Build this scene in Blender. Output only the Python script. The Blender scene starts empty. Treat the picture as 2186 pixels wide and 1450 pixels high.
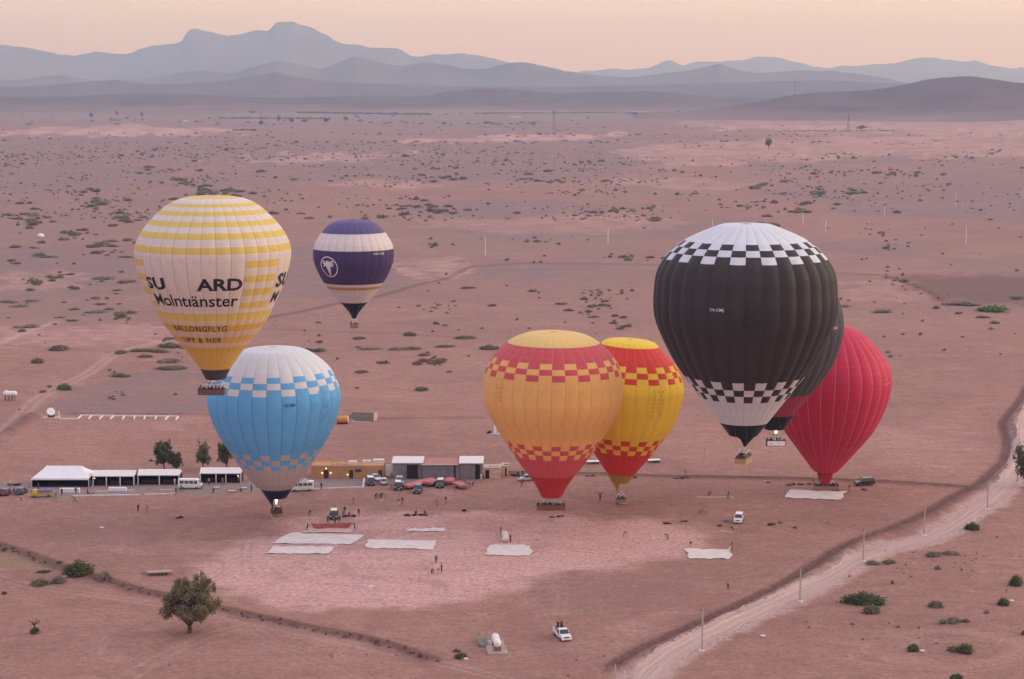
import bpy, bmesh, math, random
import numpy as np
from mathutils import Vector, Matrix
random.seed(7); RNG = np.random.default_rng(11)
R = math.radians
S = bpy.context.scene
C = S.collection

# ------------------------------------------------------------------ camera
PW, PH, FPX, YH, CAMZ = 2186.0, 1450.0, 4250.0, 190.0, 93.0
PITCH = math.atan((PH/2-YH)/FPX)
cam = bpy.data.cameras.new('camera'); cam.sensor_width = 36.0; cam.lens = 36.0*FPX/PW
cam.clip_start = 1.0; cam.clip_end = 120000.0
camo = bpy.data.objects.new('camera', cam); C.objects.link(camo)
camo.location = (0, 0, CAMZ); camo.rotation_euler = (math.pi/2-PITCH, 0, 0)
S.camera = camo

# ------------------------------------------------------------------ sky, sun, exposure
SUN_AZ, SUN_EL = R(78), R(17)          # azimuth clockwise from +Y (the view direction): low, off to the right
W = bpy.data.worlds.new('World'); S.world = W; W.use_nodes = True
nt = W.node_tree; nt.nodes.clear()
def wn(t, **k):
    n = nt.nodes.new(t)
    for a, b in k.items(): setattr(n, a, b)
    return n
wo = wn('ShaderNodeOutputWorld'); bg = wn('ShaderNodeBackground')
sky = wn('ShaderNodeTexSky', sky_type='NISHITA', sun_disc=False, sun_elevation=R(6), sun_rotation=SUN_AZ,
         altitude=500, air_density=1.0, dust_density=3.0, ozone_density=2.0)
geo = wn('ShaderNodeTexCoord'); sep = wn('ShaderNodeSeparateXYZ')
nt.links.new(geo.outputs['Generated'], sep.inputs[0])
ramp = wn('ShaderNodeValToRGB'); rr = ramp.color_ramp; rr.interpolation = 'EASE'
SKYSTOPS = [(0.0, (.98, .57, .46)), (.012, (.99, .60, .47)), (.03, (1.0, .70, .52)), (.045, (1.02, .78, .58)), (.09, (1.12, .92, .76)),
            (.2, (1.14, .98, .92)), (.4, (1.03, .94, 1.02)), (.7, (.92, .90, 1.08)), (1.0, (.86, .86, 1.08))]
rr.elements[0].position = SKYSTOPS[0][0]; rr.elements[0].color = (*SKYSTOPS[0][1], 1)
rr.elements[1].position = 1.0; rr.elements[1].color = (*SKYSTOPS[-1][1], 1)
for p, c in SKYSTOPS[1:-1]:
    e = rr.elements.new(p); e.color = (*c, 1)
nt.links.new(sep.outputs['Z'], ramp.inputs[0])
# brighter, yellower towards the side where the sun comes up
dot = wn('ShaderNodeVectorMath', operation='DOT_PRODUCT')
dot.inputs[1].default_value = (math.sin(SUN_AZ), math.cos(SUN_AZ), 0.05)
nt.links.new(geo.outputs['Generated'], dot.inputs[0])
mr = wn('ShaderNodeMapRange'); mr.inputs[1].default_value = -1; mr.inputs[2].default_value = 1
mr.inputs[3].default_value = 0; mr.inputs[4].default_value = 1
nt.links.new(dot.outputs['Value'], mr.inputs[0])
glow = wn('ShaderNodeMix', data_type='RGBA', blend_type='MULTIPLY')
tint = wn('ShaderNodeValToRGB'); te = tint.color_ramp
te.elements[0].position = 0.0; te.elements[0].color = (.72, .78, .98, 1)
te.elements[1].position = 1.0; te.elements[1].color = (1.24, 1.20, .96, 1)
em = te.elements.new(.55); em.color = (.99, .98, .99, 1)
nt.links.new(mr.outputs[0], tint.inputs[0])
glow.inputs[0].default_value = 1.0
nt.links.new(ramp.outputs[0], glow.inputs[6]); nt.links.new(tint.outputs[0], glow.inputs[7])
nis = wn('ShaderNodeMix', data_type='RGBA', blend_type='ADD'); nis.inputs[0].default_value = 1.0
nsc = wn('ShaderNodeVectorMath', operation='SCALE'); nsc.inputs[3].default_value = 0.012
nt.links.new(sky.outputs[0], nsc.inputs[0])
nt.links.new(glow.outputs[2], nis.inputs[6]); nt.links.new(nsc.outputs[0], nis.inputs[7])
nt.links.new(nis.outputs[2], bg.inputs[0]); bg.inputs[1].default_value = 1.0
nt.links.new(bg.outputs[0], wo.inputs[0])

sl = bpy.data.lights.new('sun', 'SUN'); sl.energy = 1.3; sl.angle = R(28); sl.color = (1.0, .84, .72)
so = bpy.data.objects.new('sun', sl); C.objects.link(so)
sdir = Vector((math.sin(SUN_AZ)*math.cos(SUN_EL), math.cos(SUN_AZ)*math.cos(SUN_EL), math.sin(SUN_EL)))
so.rotation_euler = sdir.to_track_quat('Z', 'Y').to_euler(); so.location = (300, 100, 200)

S.view_settings.view_transform = 'Standard'; S.view_settings.look = 'None'
S.view_settings.gamma = 1.0; S.view_settings.exposure = 0.12; S.view_settings.use_curve_mapping = False
S.render.engine = 'CYCLES'
cy = S.cycles
cy.use_denoising = True; cy.denoiser = 'OPENIMAGEDENOISE'; cy.denoising_prefilter = 'ACCURATE'
cy.max_bounces = 6; cy.diffuse_bounces = 3; cy.transmission_bounces = 4; cy.volume_bounces = 0; cy.glossy_bounces = 2
cy.transparent_max_bounces = 8; cy.sample_clamp_indirect = 4.0; cy.caustics_reflective = False; cy.caustics_refractive = False

# ------------------------------------------------------------------ photo pixel -> place
CP, SP = math.cos(PITCH), math.sin(PITCH)
def ray(px, py):
    u = (px-PW/2)/FPX; v = (PH/2-py)/FPX
    return Vector((u, CP+v*SP, -SP+v*CP))
def at(px, py, Y):
    d = ray(px, py); k = Y/d.y
    return Vector((d.x*k, Y, CAMZ+d.z*k))
def depth(Y, z=0): return Y*CP-(z-CAMZ)*SP
def proj(x, y, z):
    dz = z-CAMZ; de = y*CP-dz*SP
    return PW/2+FPX*x/de, PH/2-FPX*(y*SP+dz*CP)/de

# ------------------------------------------------------------------ value noise
def _hash(ix, iy, s):
    h = (ix.astype(np.int64)*374761393+iy.astype(np.int64)*668265263+s*1442695041) & 0xffffffff
    h = ((h ^ (h >> 13))*1274126177) & 0xffffffff
    return ((h ^ (h >> 16)) & 0xffffff)/float(0xffffff)
def vnoise(x, y, s=0):
    x = np.asarray(x, float); y = np.asarray(y, float)
    ix = np.floor(x); iy = np.floor(y); fx = x-ix; fy = y-iy
    fx = fx*fx*(3-2*fx); fy = fy*fy*(3-2*fy)
    a = _hash(ix, iy, s); b = _hash(ix+1, iy, s); c = _hash(ix, iy+1, s); d = _hash(ix+1, iy+1, s)
    return (a*(1-fx)+b*fx)*(1-fy)+(c*(1-fx)+d*fx)*fy
def fbm(x, y, s=0, o=4):
    t = 0; a = .5
    for i in range(o):
        t = t+a*vnoise(x, y, s+i*17); x = np.asarray(x)*2.03; y = np.asarray(y)*2.03; a *= .5
    return t/(1-.5**o)

# ------------------------------------------------------------------ lines on the ground (photo pixels on flat ground -> metres)
def flat(px, py):
    d = ray(px, py); k = -CAMZ/d.z
    return (d.x*k, d.y*k)
def smooth(pts, n=5):
    p = [np.array(q, float) for q in pts]; out = []
    for i in range(len(p)-1):
        a = p[max(i-1, 0)]; b = p[i]; c = p[i+1]; d = p[min(i+2, len(p)-1)]
        for j in range(n):
            t = j/n
            out.append(.5*((2*b)+(c-a)*t+(2*a-5*b+4*c-d)*t*t+(3*b-a-3*c+d)*t**3))
    out.append(p[-1]); return np.array(out)
def line(px): return np.array([flat(*q) for q in smooth(px)])
L_BANK = line([(1309,1421),(1330,1405),(1400,1370),(1500,1325),(1600,1280),(1700,1228),(1760,1190),(1800,1165),(1850,1145),(1920,1120),(1975,1095),(2030,1062),(2080,1038),(2120,1005),(2140,985),(2148,960),(2148,935),(2140,905),(2152,885),(2170,865),(2186,840),(2205,800)])
L_ROAD = line([(1330,1560),(1350,1500),(1378,1443),(1440,1394),(1530,1346),(1645,1294),(1765,1236),(1835,1194),(1905,1168),(1985,1148),(2055,1107),(2115,1066),(2155,1022),(2176,980),(2186,930),(2196,880),(2212,850),(2240,800)])
L_1020 = line([(1085,1010),(1240,1012),(1400,1017),(1600,1021),(1735,1024),(1900,1030),(2060,1040)])
L_LEFT = line([(-40,1155),(0,1166),(60,1185),(140,1215),(220,1238),(300,1262),(360,1275),(460,1298),(560,1320),(680,1345),(780,1365),(850,1385),(920,1410)])
L_LTRK = line([(-20,1225),(0,1233),(60,1250),(150,1263),(300,1284),(380,1296),(520,1325),(700,1364),(860,1398),(1000,1430),(1100,1455)])
L_TRK2 = line([(255,1460),(340,1405),(420,1366),(500,1342),(560,1330)])
L_720 = line([(-20,736),(100,743),(240,751)])
L_721 = line([(540,700),(700,708),(860,714),(1000,722),(1040,724)])
L_DMID = line([(560,682),(650,665),(720,650),(800,635),(850,622),(900,608),(950,597),(975,585),(1000,573),(1050,567),(1120,563),(1250,564),(1400,566),(1600,573),(1790,583),(1900,590)])
L_DRGT = line([(1905,592),(1930,602),(1965,615),(1990,626),(2008,642)])
L_TRKL = line([(-30,955),(0,930),(40,893),(80,852),(130,826),(190,796),(235,762),(270,748),(330,733),(420,718)])
L_TRKB = line([(-30,962),(0,936),(40,908),(66,886)])
L_PATH = line([(-10,738),(40,716),(90,697),(120,688)])
L_893 = line([(150,884),(300,885),(440,886),(560,889)])
L_894 = line([(800,894),(900,893),(1030,892)])
L_DIRT = [line(q) for q in ([(1100,1262),(1140,1290),(1165,1330),(1180,1350)], [(1225,1372),(1290,1395),(1330,1410)], [(1195,1210),(1200,1270),(1190,1330)],
                            [(1230,1385),(1260,1410),(1300,1440)], [(560,1370),(640,1400),(760,1450)], [(1700,1200),(1620,1260),(1560,1290)])]

def polydist(x, y, ln):
    """distance to a line in metres, and which side of it (+1 left, -1 right of its direction)"""
    if x.size < 40:
        A = ln[:-1]; D = ln[1:]-A; l2 = (D**2).sum(1)+1e-12
        t = np.clip(((x[:, None]-A[:, 0])*D[:, 0]+(y[:, None]-A[:, 1])*D[:, 1])/l2, 0, 1)
        d = np.hypot(x[:, None]-(A[:, 0]+t*D[:, 0]), y[:, None]-(A[:, 1]+t*D[:, 1])); k = d.argmin(1); r = np.arange(x.size)
        return d[r, k], np.sign((x-A[k, 0])*(-D[k, 1])+(y-A[k, 1])*D[k, 0])
    best = np.full(x.shape, 1e9); sg = np.zeros(x.shape)
    for (ax, ay), (bx, by) in zip(ln[:-1], ln[1:]):
        dx, dy = bx-ax, by-ay; l2 = dx*dx+dy*dy
        if l2 < 1e-9: continue
        t = np.clip(((x-ax)*dx+(y-ay)*dy)/l2, 0, 1)
        d = np.hypot(x-(ax+t*dx), y-(ay+t*dy)); m = d < best
        best = np.where(m, d, best); sg = np.where(m, np.sign((x-ax)*(-dy)+(y-ay)*dx), sg)
    return best, sg
def near(x, y, ln, pad):
    lo = ln.min(0)-pad; hi = ln.max(0)+pad
    return (x > lo[0]) & (x < hi[0]) & (y > lo[1]) & (y < hi[1])
def bump(t): return np.exp(-t*t)

def gz(x, y):
    """height of the ground"""
    x = np.atleast_1d(np.asarray(x, float)); y = np.atleast_1d(np.asarray(y, float))
    z = (fbm(x/37., y/37., 3, 3)-.5)*.5*np.clip((y-560)/300, .15, 1)
    far = np.clip((y-1100)/4000, 0, 1); z = z+far*(fbm(x/900., y/900., 9, 3)-.45)*24*np.clip((14000-y)/5000, 0, 1)
    for ln, side, dep, wd, bh, bo, bw in ((L_BANK, -1, .55, .9, .85, 3.0, 1.7), (L_1020, 0, .0, 1., .5, 0, 1.3), (L_LEFT, 0, .0, 1., .55, 0, 1.8),
                                          (L_DMID, 0, .4, 1.2, .5, 0, 3.2), (L_TRKB, 0, 0, 1, .7, 0, 2.0), (L_DRGT, 0, .6, 2.0, 0, 0, 1), (L_893, 0, 0, 1, .5, 0, 1.8), (L_894, 0, 0, 1, .3, 0, 1.6)):
        m = near(x, y, ln, 14)
        if not m.any(): continue
        d, s = polydist(x[m], y[m], ln)
        sd = d*s*(side if side else 1)
        dz = -dep*bump(d/wd)
        if bh: dz = dz+bh*bump(((sd if side else d)-bo)/bw)*(.6+.8*fbm(x[m]/2.3, y[m]/2.3, 5, 2))
        z[m] += dz
    return z
def gz1(x, y): return float(gz(x, y)[0])
def G(px, py, dz=0.0):
    """the point of the ground seen at a photo pixel"""
    d = ray(px, py); z = 0.0
    for _ in range(4):
        k = (z-CAMZ)/d.z; x, y = d.x*k, d.y*k; z = gz1(x, y)
    return Vector((x, y, z+dz))
# ------------------------------------------------------------------ object helpers
def link(o, parent=None):
    C.objects.link(o)
    if parent is not None: o.parent = parent
    return o
def tag(o, label=None, cat=None, group=None, kind=None):
    if label: o['label'] = label
    if cat: o['category'] = cat
    if group: o['group'] = group
    if kind: o['kind'] = kind
    return o
def empty(name, loc=(0, 0, 0), rz=0.0, parent=None):
    o = bpy.data.objects.new(name, None); o.empty_display_size = .3
    o.location = loc; o.rotation_euler = (0, 0, rz); return link(o, parent)
def mesh_obj(name, me, parent=None, loc=None, rz=None):
    o = bpy.data.objects.new(name, me)
    if loc is not None: o.location = loc
    if rz is not None: o.rotation_euler = (0, 0, rz)
    return link(o, parent)
def copy_tree(o, parent=None):
    c = o.copy(); C.objects.link(c); c.parent = parent
    for ch in o.children: copy_tree(ch, c)
    return c
class MB:
    """collects shapes, then becomes one mesh object"""
    def __init__(s): s.v = []; s.f = []; s.m = []; s.mats = []
    def mi(s, mat):
        if mat not in s.mats: s.mats.append(mat)
        return s.mats.index(mat)
    def add(s, vs, fs, mat=None):
        b = len(s.v); s.v += [tuple(v) for v in vs]; k = s.mi(mat) if mat else 0
        for f in fs: s.f.append(tuple(b+i for i in f)); s.m.append(k)
        return s
    def box(s, x0, x1, y0, y1, z0, z1, mat=None, top=None, rz=0, org=(0, 0)):
        tx = top or (1, 1); cx, cyy = (x0+x1)/2, (y0+y1)/2
        vs = [(x0,y0,z0),(x1,y0,z0),(x1,y1,z0),(x0,y1,z0)]
        vs += [(cx+(x-cx)*tx[0], cyy+(y-cyy)*tx[1], z1) for x, y, _ in vs]
        if rz:
            c, n = math.cos(rz), math.sin(rz)
            vs = [(org[0]+(x-org[0])*c-(y-org[1])*n, org[1]+(x-org[0])*n+(y-org[1])*c, z) for x, y, z in vs]
        return s.add(vs, [(3,2,1,0),(4,5,6,7),(0,1,5,4),(1,2,6,5),(2,3,7,6),(3,0,4,7)], mat)
    def tube(s, a, b, r0, r1=None, n=6, mat=None, cap=True):
        a = Vector(a); b = Vector(b); r1 = r0 if r1 is None else r1
        d = b-a
        if d.length < 1e-6: return s
        q = d.to_track_quat('Z', 'Y'); vs = []
        for p, r in ((a, r0), (b, r1)):
            for i in range(n):
                t = 2*math.pi*i/n; vs.append(p+q @ Vector((r*math.cos(t), r*math.sin(t), 0)))
        fs = [(i, (i+1) % n, n+(i+1) % n, n+i) for i in range(n)]
        if cap: fs += [tuple(range(n-1, -1, -1)), tuple(range(n, 2*n))]
        return s.add(vs, fs, mat)
    def path(s, pts, r, n=6, mat=None):
        for a, b in zip(pts[:-1], pts[1:]): s.tube(a, b, r, r, n, mat)
        return s
    def lathe(s, prof, n=16, mat=None, org=(0, 0, 0), axis='Z', sx=1, sy=1):
        vs = []
        for r, z in prof:
            for i in range(n):
                t = 2*math.pi*i/n; x, y = r*math.cos(t)*sx, r*math.sin(t)*sy
                p = (x, y, z) if axis == 'Z' else ((z, x, y) if axis == 'X' else (x, z, y))
                vs.append((p[0]+org[0], p[1]+org[1], p[2]+org[2]))
        fs = []
        for j in range(len(prof)-1):
            for i in range(n):
                k = (i+1) % n; fs.append((j*n+i, j*n+k, (j+1)*n+k, (j+1)*n+i))
        fs += [tuple(range(n-1, -1, -1)), tuple(range((len(prof)-1)*n, len(prof)*n))]
        return s.add(vs, fs, mat)
    def loft(s, secs, mat=None, cap=True):
        n = len(secs[0]); vs = [p for sec in secs for p in sec]; fs = []
        for j in range(len(secs)-1):
            for i in range(n):
                k = (i+1) % n; fs.append((j*n+i, j*n+k, (j+1)*n+k, (j+1)*n+i))
        if cap: fs += [tuple(range(n-1, -1, -1)), tuple(range((len(secs)-1)*n, len(secs)*n))]
        return s.add(vs, fs, mat)
    def mesh(s, name, mat=None, smooth=False):
        me = bpy.data.meshes.new(name); me.from_pydata(s.v, [], s.f)
        for m in (s.mats or ([mat] if mat else [])): me.materials.append(m)
        if s.mats: me.polygons.foreach_set('material_index', s.m)
        if smooth: me.polygons.foreach_set('use_smooth', [True]*len(me.polygons))
        bm = bmesh.new(); bm.from_mesh(me); bmesh.ops.recalc_face_normals(bm, faces=bm.faces); bm.to_mesh(me); bm.free()
        me.update(); return me
    def build(s, name, mat=None, parent=None, smooth=False, loc=None, rz=None):
        return mesh_obj(name, s.mesh(name, mat, smooth), parent, loc, rz)

# ------------------------------------------------------------------ materials
MATS = {}
def newmat(name):
    m = bpy.data.materials.new(name); m.use_nodes = True; t = m.node_tree
    return m, t, t.nodes['Principled BSDF'], t.nodes['Material Output']
def nd(t, typ, **k):
    n = t.nodes.new(typ)
    for a, b in k.items(): setattr(n, a, b)
    return n
def noise(t, scale, vec=None, detail=4, rough=.55, dist=0):
    n = nd(t, 'ShaderNodeTexNoise'); n.inputs['Scale'].default_value = scale; n.inputs['Detail'].default_value = detail
    n.inputs['Roughness'].default_value = rough; n.inputs['Distortion'].default_value = dist
    if vec is not None: t.links.new(vec, n.inputs['Vector'])
    return n.outputs['Fac']
def rng(t, v, a, b, c=0., d=1., clamp=True):
    n = nd(t, 'ShaderNodeMapRange'); n.clamp = clamp; t.links.new(v, n.inputs[0])
    for i, x in enumerate((a, b, c, d)): n.inputs[i+1].default_value = x
    return n.outputs[0]
def mth(t, op, a, b=None):
    n = nd(t, 'ShaderNodeMath', operation=op)
    for i, x in enumerate((a, b)):
        if x is None: continue
        if isinstance(x, (int, float)): n.inputs[i].default_value = x
        else: t.links.new(x, n.inputs[i])
    return n.outputs[0]
def mixc(t, f, a, b, mode='MIX'):
    n = nd(t, 'ShaderNodeMix', data_type='RGBA', blend_type=mode)
    for i, x in ((0, f), (6, a), (7, b)):
        if isinstance(x, (int, float)): n.inputs[i].default_value = x
        elif isinstance(x, tuple): n.inputs[i].default_value = (*x, 1)
        else: t.links.new(x, n.inputs[i])
    return n.outputs[2]
def bumpn(t, h, strength, dist, bsdf):
    b = nd(t, 'ShaderNodeBump'); b.inputs['Strength'].default_value = strength; b.inputs['Distance'].default_value = dist
    t.links.new(h, b.inputs['Height']); t.links.new(b.outputs[0], bsdf.inputs['Normal'])
def objco(t): return nd(t, 'ShaderNodeTexCoord').outputs['Object']
def plain(key, col, rough=.7, metal=0., var=.18, scale=1.5, bump=0., coat=0., spec=.4):
    """one colour with a little dirt and unevenness"""
    if key in MATS: return MATS[key]
    m, t, b, o = newmat(key)
    f = rng(t, noise(t, scale, objco(t), 5), .3, .75)
    dark = tuple(c*(1-var) for c in col); lite = tuple(min(1, c*(1+var*.5)) for c in col)
    t.links.new(mixc(t, f, dark, lite), b.inputs['Base Color'])
    b.inputs['Roughness'].default_value = rough; b.inputs['Metallic'].default_value = metal
    b.inputs['Specular IOR Level'].default_value = spec; b.inputs['Coat Weight'].default_value = coat
    if bump: bumpn(t, noise(t, scale*8, objco(t), 3), bump, .02, b)
    MATS[key] = m; return m
def emit(key, col, power):
    if key in MATS: return MATS[key]
    m, t, b, o = newmat(key)
    b.inputs['Base Color'].default_value = (*col, 1); b.inputs['Emission Color'].default_value = (*col, 1)
    b.inputs['Emission Strength'].default_value = power; MATS[key] = m; return m
def fabric(key, col, seam=.0, transl=.14, rough=.6, dirt=.12):
    """balloon cloth: thin, light comes through, sewn seams along the gore edges, faint wrinkles"""
    if key in MATS: return MATS[key]
    m, t, b, o = newmat(key)
    uv = nd(t, 'ShaderNodeUVMap'); uv.uv_map = 'UVMap'
    sx = nd(t, 'ShaderNodeSeparateXYZ'); t.links.new(uv.outputs[0], sx.inputs[0])
    oc = objco(t)
    n1 = rng(t, noise(t, .35, oc, 4), .3, .7); n2 = rng(t, noise(t, 2.2, oc, 3), .25, .75)
    dk = tuple(c*(1-dirt) for c in col)
    c = mixc(t, n1, col, dk); c = mixc(t, mth(t, 'MULTIPLY', n2, .10), c, tuple(x*.6 for x in col))
    e = mth(t, 'ABSOLUTE', mth(t, 'SUBTRACT', sx.outputs[0], .5))
    sm = rng(t, e, .472, .488)
    hz = nd(t, 'ShaderNodeMath', operation='FRACT'); t.links.new(mth(t, 'MULTIPLY', sx.outputs[1], 26.), hz.inputs[0])
    hl = rng(t, mth(t, 'ABSOLUTE', mth(t, 'SUBTRACT', hz.outputs[0], .5)), .468, .49)
    lines = mth(t, 'MAXIMUM', mth(t, 'MULTIPLY', sm, .55), mth(t, 'MULTIPLY', hl, .13))
    tgt = (1, .82, .8) if seam > 0 else (.03, .03, .035)
    c = mixc(t, mth(t, 'MULTIPLY', lines, abs(seam) if seam else .8), c, tgt)
    t.links.new(c, b.inputs['Base Color']); b.inputs['Roughness'].default_value = rough
    b.inputs['Sheen Weight'].default_value = .04; b.inputs['Specular IOR Level'].default_value = .22
    # wrinkles: fine creases running across the gore near the seams plus soft billow
    mp = nd(t, 'ShaderNodeMapping'); mp.inputs['Scale'].default_value = (1.2, 120, 1); t.links.new(uv.outputs[0], mp.inputs[0])
    w = noise(t, 1.0, mp.outputs[0], 3); w2 = noise(t, .8, oc, 3)
    hgt = mth(t, 'ADD', mth(t, 'MULTIPLY', w, .35), w2)
    bumpn(t, hgt, .42, .24, b)
    tr = nd(t, 'ShaderNodeBsdfTranslucent'); t.links.new(c, tr.inputs[0])
    mx = nd(t, 'ShaderNodeMixShader'); mx.inputs[0].default_value = transl
    t.links.new(b.outputs[0], mx.inputs[1]); t.links.new(tr.outputs[0], mx.inputs[2]); t.links.new(mx.outputs[0], o.inputs[0])
    MATS[key] = m; return m
def leafmat(key, col, var=.45, tr=.38):
    if key in MATS: return MATS[key]
    m, t, b, o = newmat(key)
    oi = nd(t, 'ShaderNodeObjectInfo'); f = rng(t, noise(t, .9, objco(t), 4), .3, .7)
    c = mixc(t, f, tuple(x*(1-var) for x in col), tuple(x*(1+var) for x in col))
    c = mixc(t, mth(t, 'MULTIPLY', oi.outputs['Random'], .5), c, (col[0]*1.5, col[1]*1.15, col[2]*1.2))
    t.links.new(c, b.inputs['Base Color']); b.inputs['Roughness'].default_value = .75; b.inputs['Specular IOR Level'].default_value = .2
    trn = nd(t, 'ShaderNodeBsdfTranslucent'); t.links.new(c, trn.inputs[0])
    mx = nd(t, 'ShaderNodeMixShader'); mx.inputs[0].default_value = tr
    t.links.new(b.outputs[0], mx.inputs[1]); t.links.new(trn.outputs[0], mx.inputs[2]); t.links.new(mx.outputs[0], o.inputs[0])
    MATS[key] = m; return m
WHITE = plain('white_paint', (.80, .78, .77), .45)
CREAM = plain('cream_canvas', (.78, .70, .64), .85, var=.15)
SHEET = plain('white_sheet', (.71, .63, .59), .85, var=.16, scale=.5, bump=.4)
DARK = plain('dark_interior', (.025, .018, .018), .9)
BLACK = plain('black_rubber', (.02, .02, .022), .8)
STEEL = plain('steel', (.55, .54, .53), .4, .6)
GLASS = plain('dark_glass', (.03, .035, .045), .08, spec=.6)
RUST = plain('rusty_metal', (.20, .09, .06), .8, var=.4)
WOODP = plain('weathered_wood', (.34, .26, .21), .85, var=.35, scale=4)
CONC = plain('concrete', (.42, .33, .29), .9, var=.2, scale=1., bump=.3)

# ------------------------------------------------------------------ the ground
def inpoly(px, py, poly):
    n = len(poly); c = np.zeros(px.shape, bool); best = np.full(px.shape, 1e9)
    for i in range(n):
        ax, ay = poly[i]; bx, by = poly[(i+1) % n]
        if ay != by:
            k = ((ay > py) != (by > py)) & (px < (bx-ax)*(py-ay)/(by-ay)+ax); c ^= k
        dx, dy = (bx-ax)*.35, by-ay; l2 = dx*dx+dy*dy+1e-9
        qx, qy = (px-ax)*.35, py-ay
        t = np.clip((qx*dx+qy*dy)/l2, 0, 1); best = np.minimum(best, np.hypot(qx-t*dx, qy-t*dy))
    return np.where(c, best, -best)
def sstep(v, a, b):
    t = np.clip((v-a)/(b-a), 0, 1); return t*t*(3-2*t)

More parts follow.
